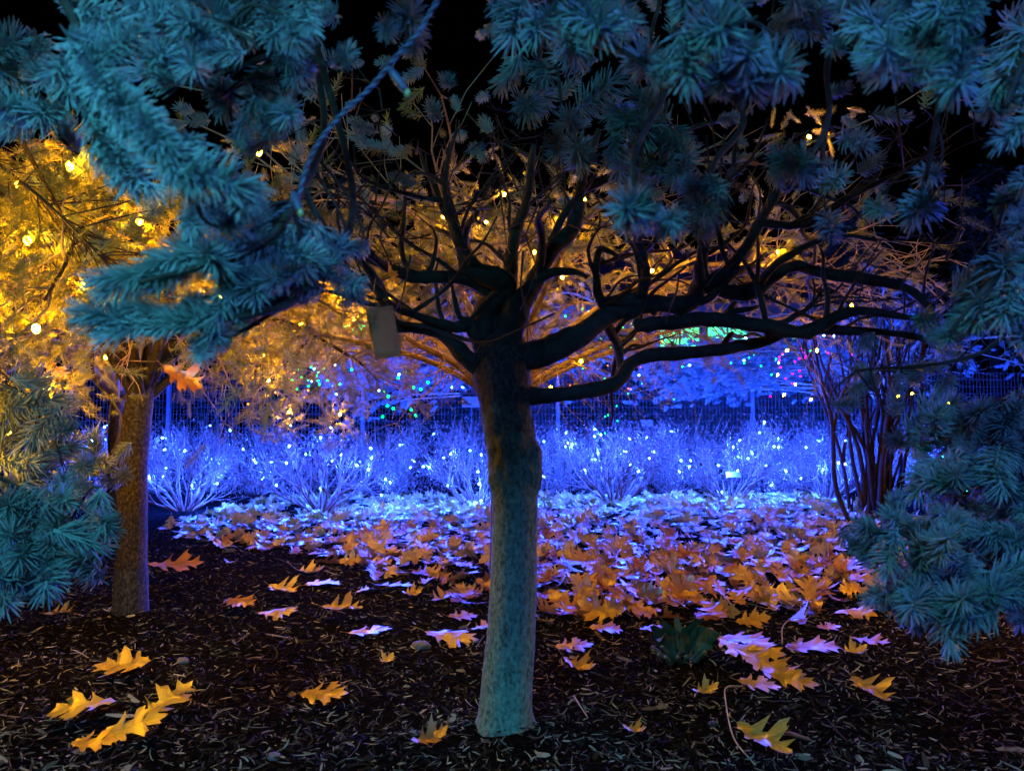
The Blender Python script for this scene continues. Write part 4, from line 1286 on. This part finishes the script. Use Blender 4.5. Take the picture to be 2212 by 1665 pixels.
far_lights('green light string on the blue boughs left of the middle trunk', M_green, 840, 825, 16, 8.0, (60, 32))
far_lights('green light string by the hanging tag', M_green, 775, 705, 10, 7.5, (14, 12))
far_lights('green light string on the far conifer right of the middle trunk', M_green, 1290, 690, 22, 11, (50, 30))
far_lights('gold light string on the far conifer right of the middle trunk', emit_mat('gold_far_glow', (1, .16, .0), 7), 1340, 760, 34, 11.5, (60, 50), .011)
far_lights('green light string low on the far conifer', M_green, 1330, 790, 24, 11.6, (60, 55), .011)
far_lights('magenta light string before the far fence bay', M_magenta, 1720, 765, 14, 9.2, (50, 8), .012)
far_lights('magenta light string lower on the far fence bay', M_magenta, 1700, 815, 9, 9.0, (34, 16), .011)
far_lights('gold light string by the green windows', emit_mat('gold_window_glow', (1, .16, .0), 7), 1460, 728, 18, 12, (26, 10), .012)
far_lights('green light string above the right fence bay', M_green, 1640, 778, 12, 10, (60, 14), .011)
far_lights('cyan light string in the right hanging boughs', M_cyan, 2100, 990, 12, 2.9, (60, 60), .006)
far_lights('gold light string dotted in the needles right of the left trunk', emit_mat('gold_needle_glow', (1, .2, .0), 9), 610, 790, 26, 6.4, (50, 50), .008)

# ------------------------------------------------------------------ twisted cord with cold bulbs, hanging tag
def twisted_cord():
    c = crom([D(1000, -70, .86), D(944, 5, .88), D(903, 72, .89), D(860, 119, .9), D(795, 195, .92), D(740, 245, .93), D(686, 311, .95), D(658, 372, .97), D(643, 425, .98), D(600, 462, 1.0), D(540, 500, 1.05)], 22)
    base = c[0].copy()
    t = thing('twisted_cable', base, 'twisted blue-grey cord with unlit bulbs crossing the upper left boughs', 'cord')
    for ph in (0, PI):
        mb = MB()
        pts = []
        acc = 0
        for i in range(len(c)):
            a, b = c[max(i - 1, 0)], c[min(i + 1, len(c) - 1)]
            tg = (b - a).normalized()
            if i: acc += (c[i] - c[i - 1]).length
            u = tg.cross(Vector((0, 1, 0))).normalized(); w = tg.cross(u)
            an = acc / .026 * 2 * PI + ph
            pts.append(c[i] + (u * math.cos(an) + w * math.sin(an)) * .0016)
        mb.tube(pts, .0020, 7)
        mb.build('strand', M_cord, t, base)
    for p, q in ((D(632, 415, .97), D(648, 455, .96)), (D(842, 150, .9), D(876, 196, .9))):
        v = (q - p)
        mb = MB(); mb.tube([p, p + v * .3, p + v * .9, p + v], [.0034, .0056, .005, .0042], 10)
        s = mb.build('socket', M_cord, t, base)
        mb = MB(); mb.ball(q + v.normalized() * .004, .005, 10, 8, (.9, .9, 1.3)); mb.build('bulb', M_coldbulb, s, base)
twisted_cord()

def hanging_tag():
    d = 1.75
    a, b, c_, e = D(790, 668, d), D(848, 660, d), D(866, 768, d), D(812, 778, d)
    base = (a + b) / 2
    t = thing('plant_tag', base, 'brown weathered card tag hanging on a wire from the left limb', 'tag')
    n = (b - a).cross(e - a).normalized() * .0018
    mb = MB()
    P = []
    for s in (1, -1):
        for j in range(7):
            for i in range(5):
                f, g = i / 4, j / 6
                p = a.lerp(b, f).lerp(e.lerp(c_, f), g)
                P.append(p + n * s + n.normalized() * (.006 * math.sin(g * 3) * math.sin(f * 2.5)))
    q = []
    for s in (0, 1):
        for j in range(6):
            for i in range(4):
                k = s * 35 + j * 5 + i
                f = (k, k + 1, k + 6, k + 5)
                q.append(f if s else f[::-1])
    ring = [i for i in range(5)] + [j * 5 + 4 for j in range(1, 7)] + [30 + i for i in range(3, -1, -1)] + [j * 5 for j in range(5, 0, -1)]
    q += [(ring[i], ring[(i + 1) % len(ring)], ring[(i + 1) % len(ring)] + 35, ring[i] + 35) for i in range(len(ring))]
    mb.add(P, q); mb.build('card', M_card, t, base)
    mb = MB(); mb.tube(crom([D(812, 600, 2.2), D(808, 630, 1.85), D(816, 672, d)], 6), .0014, 5); mb.build('wire', M_metal, t, base)
hanging_tag()

# ------------------------------------------------------------------ dark perennial clump, shaggy stems, sapling, small things
def clump():
    base = G(1478, 1432)
    t = thing('perennial_clump', base, 'dark cut-back perennial clump with upright leathery leaves on the mulch', 'plant')
    rr = random.Random(7)
    for i in range(17):
        a = rr.uniform(0, 2 * PI); r = rr.uniform(.02, .10)
        p = base + Vector((math.cos(a) * r, math.sin(a) * r, -.01))
        v = Vector((math.cos(a) * .9, math.sin(a) * .9, rr.uniform(.5, 1.3))).normalized()
        L = rr.uniform(.05, .11)
        mb = MB(); mb.tube(crom([p, p + v * L * .5 + Vector((0, 0, .005)), p + v * L], 3), lerps([.011, .009, .008], 7), 7, bump=.15)
        s = mb.build('stem', M_clump, t, base)
        mb = MB(); mb.tube([p + v * L, p + v * (L + .003)], .0072, 7); mb.build('cut_end', M_cut, s, base)
    for i in range(16):
        a = rr.uniform(0, 2 * PI); r = rr.uniform(.0, .07)
        p = base + Vector((math.cos(a) * r, math.sin(a) * r, .03))
        v = Vector((math.cos(a) * rr.uniform(.2, .9), math.sin(a) * .5, rr.uniform(.6, 1.2))).normalized()
        L = rr.uniform(.11, .19)
        u = v.cross(Vector((rr.gauss(0, .4), 1, rr.gauss(0, .3)))).normalized()
        nn = u.cross(v)
        V, Q = [], []
        for k in range(7):
            f = k / 6
            w = L * .21 * math.sin(PI * min(1, .12 + f * .8)) * (1 + .25 * math.sin(k * 2.4 + i))
            cpt = p + v * L * f - Vector((0, 0, 1)) * L * .35 * f * f * rr.uniform(.3, 1) + nn * L * .12 * math.sin(f * 4)
            V += [cpt - u * w + nn * w * .5, cpt, cpt + u * w + nn * w * .5]
        for k in range(6):
            Q += [(k * 3, k * 3 + 1, k * 3 + 4, k * 3 + 3), (k * 3 + 1, k * 3 + 2, k * 3 + 5, k * 3 + 4)]
        mb = MB(); mb.add(V, Q); mb.build('leaf', M_clump, t, base)
clump()

def shaggy():
    base = G(1895, 1118)
    d = base.y
    t = thing('shaggy_shrub', base, 'tall multi-stemmed shrub with shredding orange-brown bark at the right', 'shrub')
    rr = random.Random(9)
    for i in range(24):
        x0 = 1895 + rr.gauss(0, 24)
        x1 = x0 + rr.gauss(0, 26)
        x2 = x1 + rr.gauss(0, 60) + (x0 - 1895)
        dd = d + rr.gauss(0, .12)
        x3 = x2 + rr.gauss(20, 90)
        pts = [D(x0, 1120, dd), D(x1, 980, dd + rr.gauss(0, .05)), D((x1 + x2) / 2 + rr.gauss(0, 10), 860, dd), D(x2, 740, dd), D(x3, rr.uniform(520, 660), dd + rr.gauss(0, .3))]
        r = rr.uniform(.010, .028)
        _, c = branch_part(t, base, pts, [r * 1.1, r, r * .8, r * .55, r * .2], 'stem', M_shag, 8, 7, .3)
        mb = MB()
        for k in range(7):
            j = rr.randrange(0, int(len(c) * .75))
            p = c[j] + Vector((rr.gauss(0, 1), -abs(rr.gauss(0, 1)), 0)).normalized() * r * .95
            L = rr.uniform(.12, .35); w = rr.uniform(.008, .016)
            e = p + Vector((rr.gauss(0, .05), -rr.uniform(.0, .05), L))
            u = Vector((1, rr.gauss(0, .5), 0)).normalized() * w
            m = p.lerp(e, .5)
            b2 = Vector((0, .004, 0))
            mb.add([p - u, p + u, m + u, m - u, e + u * .5 + Vector((0, -.02, 0)), e - u * .5 + Vector((0, -.02, 0))], [(0, 1, 2, 3), (3, 2, 4, 5)])
        o = mb.build('bark_strips', M_shag, t, base, False); o['kind'] = 'stuff'
    mb = MB()
    for i in range(150):
        p = D(rr.uniform(1780, 2120), rr.uniform(640, 900), d + rr.uniform(-.5, .8))
        v = Vector((rr.gauss(.3, .5), rr.gauss(0, .4), rr.gauss(.6, .5))).normalized()
        L = rr.uniform(.15, .5)
        mb.tube([p, p + v * L * .5 + rv(.03), p + v * L + rv(.04)], [.009, .007, .003], 4, cap=False)
    o = mb.build('twigs', M_shag, t, base); o['kind'] = 'stuff'
shaggy()

def sapling():
    base = G(1838, 1140)
    d = base.y
    t = thing('sapling', base, 'thin dark sapling standing just left of the shaggy stems', 'sapling')
    branch_part(t, base, px([(1840, 1140, d), (1805, 1050, d), (1800, 960, d), (1795, 900, d), (1775, 830, d), (1760, 750, d), (1740, 640, d)]), [.026, .024, .022, .02, .016, .013, .006], 'stem', M_limb)
    branch_part(t, base, px([(1800, 940, d), (1812, 870, d), (1850, 780, d), (1860, 700, d), (1880, 600, d)]), [.018, .016, .013, .01, .004], 'stem', M_limb)
    branch_part(t, base, px([(1776, 830, d), (1765, 790, d - .1), (1700, 700, d - .2)]), [.012, .01, .004], 'branch', M_limb, 6)
sapling()

# flat pale stone by the shrubs
def stone(name, x, y, w, h, lab, mat=M_stone, seed=0, cat='stone', stretch=(1, .7, .3)):
    b = G(x, y)
    r = w / 2 / FPX * b.y
    mb = MB(); mb.ball((0, 0, 0), r, 14, 9, stretch)
    v = mb.v[0]
    for i in range(len(v)):
        q = Vector(v[i])
        v[i] = q * (1 + .22 * mnoise.noise(q * (1.3 / r) + Vector((seed, 0, 0))) + .1 * mnoise.noise(q * (3 / r)))
    o = mb.build(name, mat)
    o.location = b + Vector((0, 0, r * stretch[2] * .4))
    tag(o, lab, cat)
stone('flat_stone', 1690, 1072, 110, 26, 'flat pale stone at the foot of the right shrubs', seed=1, stretch=(1, .8, .12))
for i, (x, y, w, lab) in enumerate([(395, 1470 - 45, 28, 'little rounded pebble near the left front leaves'), (898, 1588, 22, 'small pale chip on the mulch left of the middle trunk'), (1540, 1563, 20, 'teal-lit pebble below the dark clump'),
                                    (592, 1625, 30, 'flat pale chip near the front edge at left'), (910, 1398, 40, 'grey lump of soil left of the middle trunk')]):
    stone('pebble', x, y, w, 10, lab, seed=i + 3, cat='pebble', stretch=(1, .8, .55))

def stalk(label, pts, r, mat, name, cat):
    base = pts[0].copy()
    c = crom(pts, 6)
    mb = MB(); mb.tube(c, lerps([r, r, r * .7], len(c)), 6, bump=.2)
    o = mb.build(name, mat, None, base)
    tag(o, label, cat)
stalk('bent dry grass stalk leaning up from the front mulch', [G(1632, 1648), G(1585, 1600, .02), G(1568, 1540, .04)] + [G(1570, 1520, .06), G(1605, 1498, .03)], .0022, M_straw, 'grass_stalk', 'stalk')
stalk('short teal-lit stick lying on the front mulch', [G(1690, 1590, .012), G(1725, 1602, .014), G(1755, 1612, .012)], .006, M_bushstem, 'stick', 'stick')
stalk('thin curved root arching over mulch beside the leaf row', [G(1690, 1400, .01), G(1692, 1375, .04), G(1720, 1362, .05), G(1760, 1358, .02)], .003, M_twig, 'root', 'root')
stalk('pale twig on the mulch in front of the left trunk', [G(575, 1376, .01), G(600, 1379, .012), G(632, 1380, .01)], .0035, M_twig, 'twig', 'twig')
stalk('thin twig beside the orange scraps right of the middle trunk', [G(1240, 1510, .01), G(1250, 1535, .02), G(1270, 1560, .012)], .003, M_twig, 'twig', 'twig')
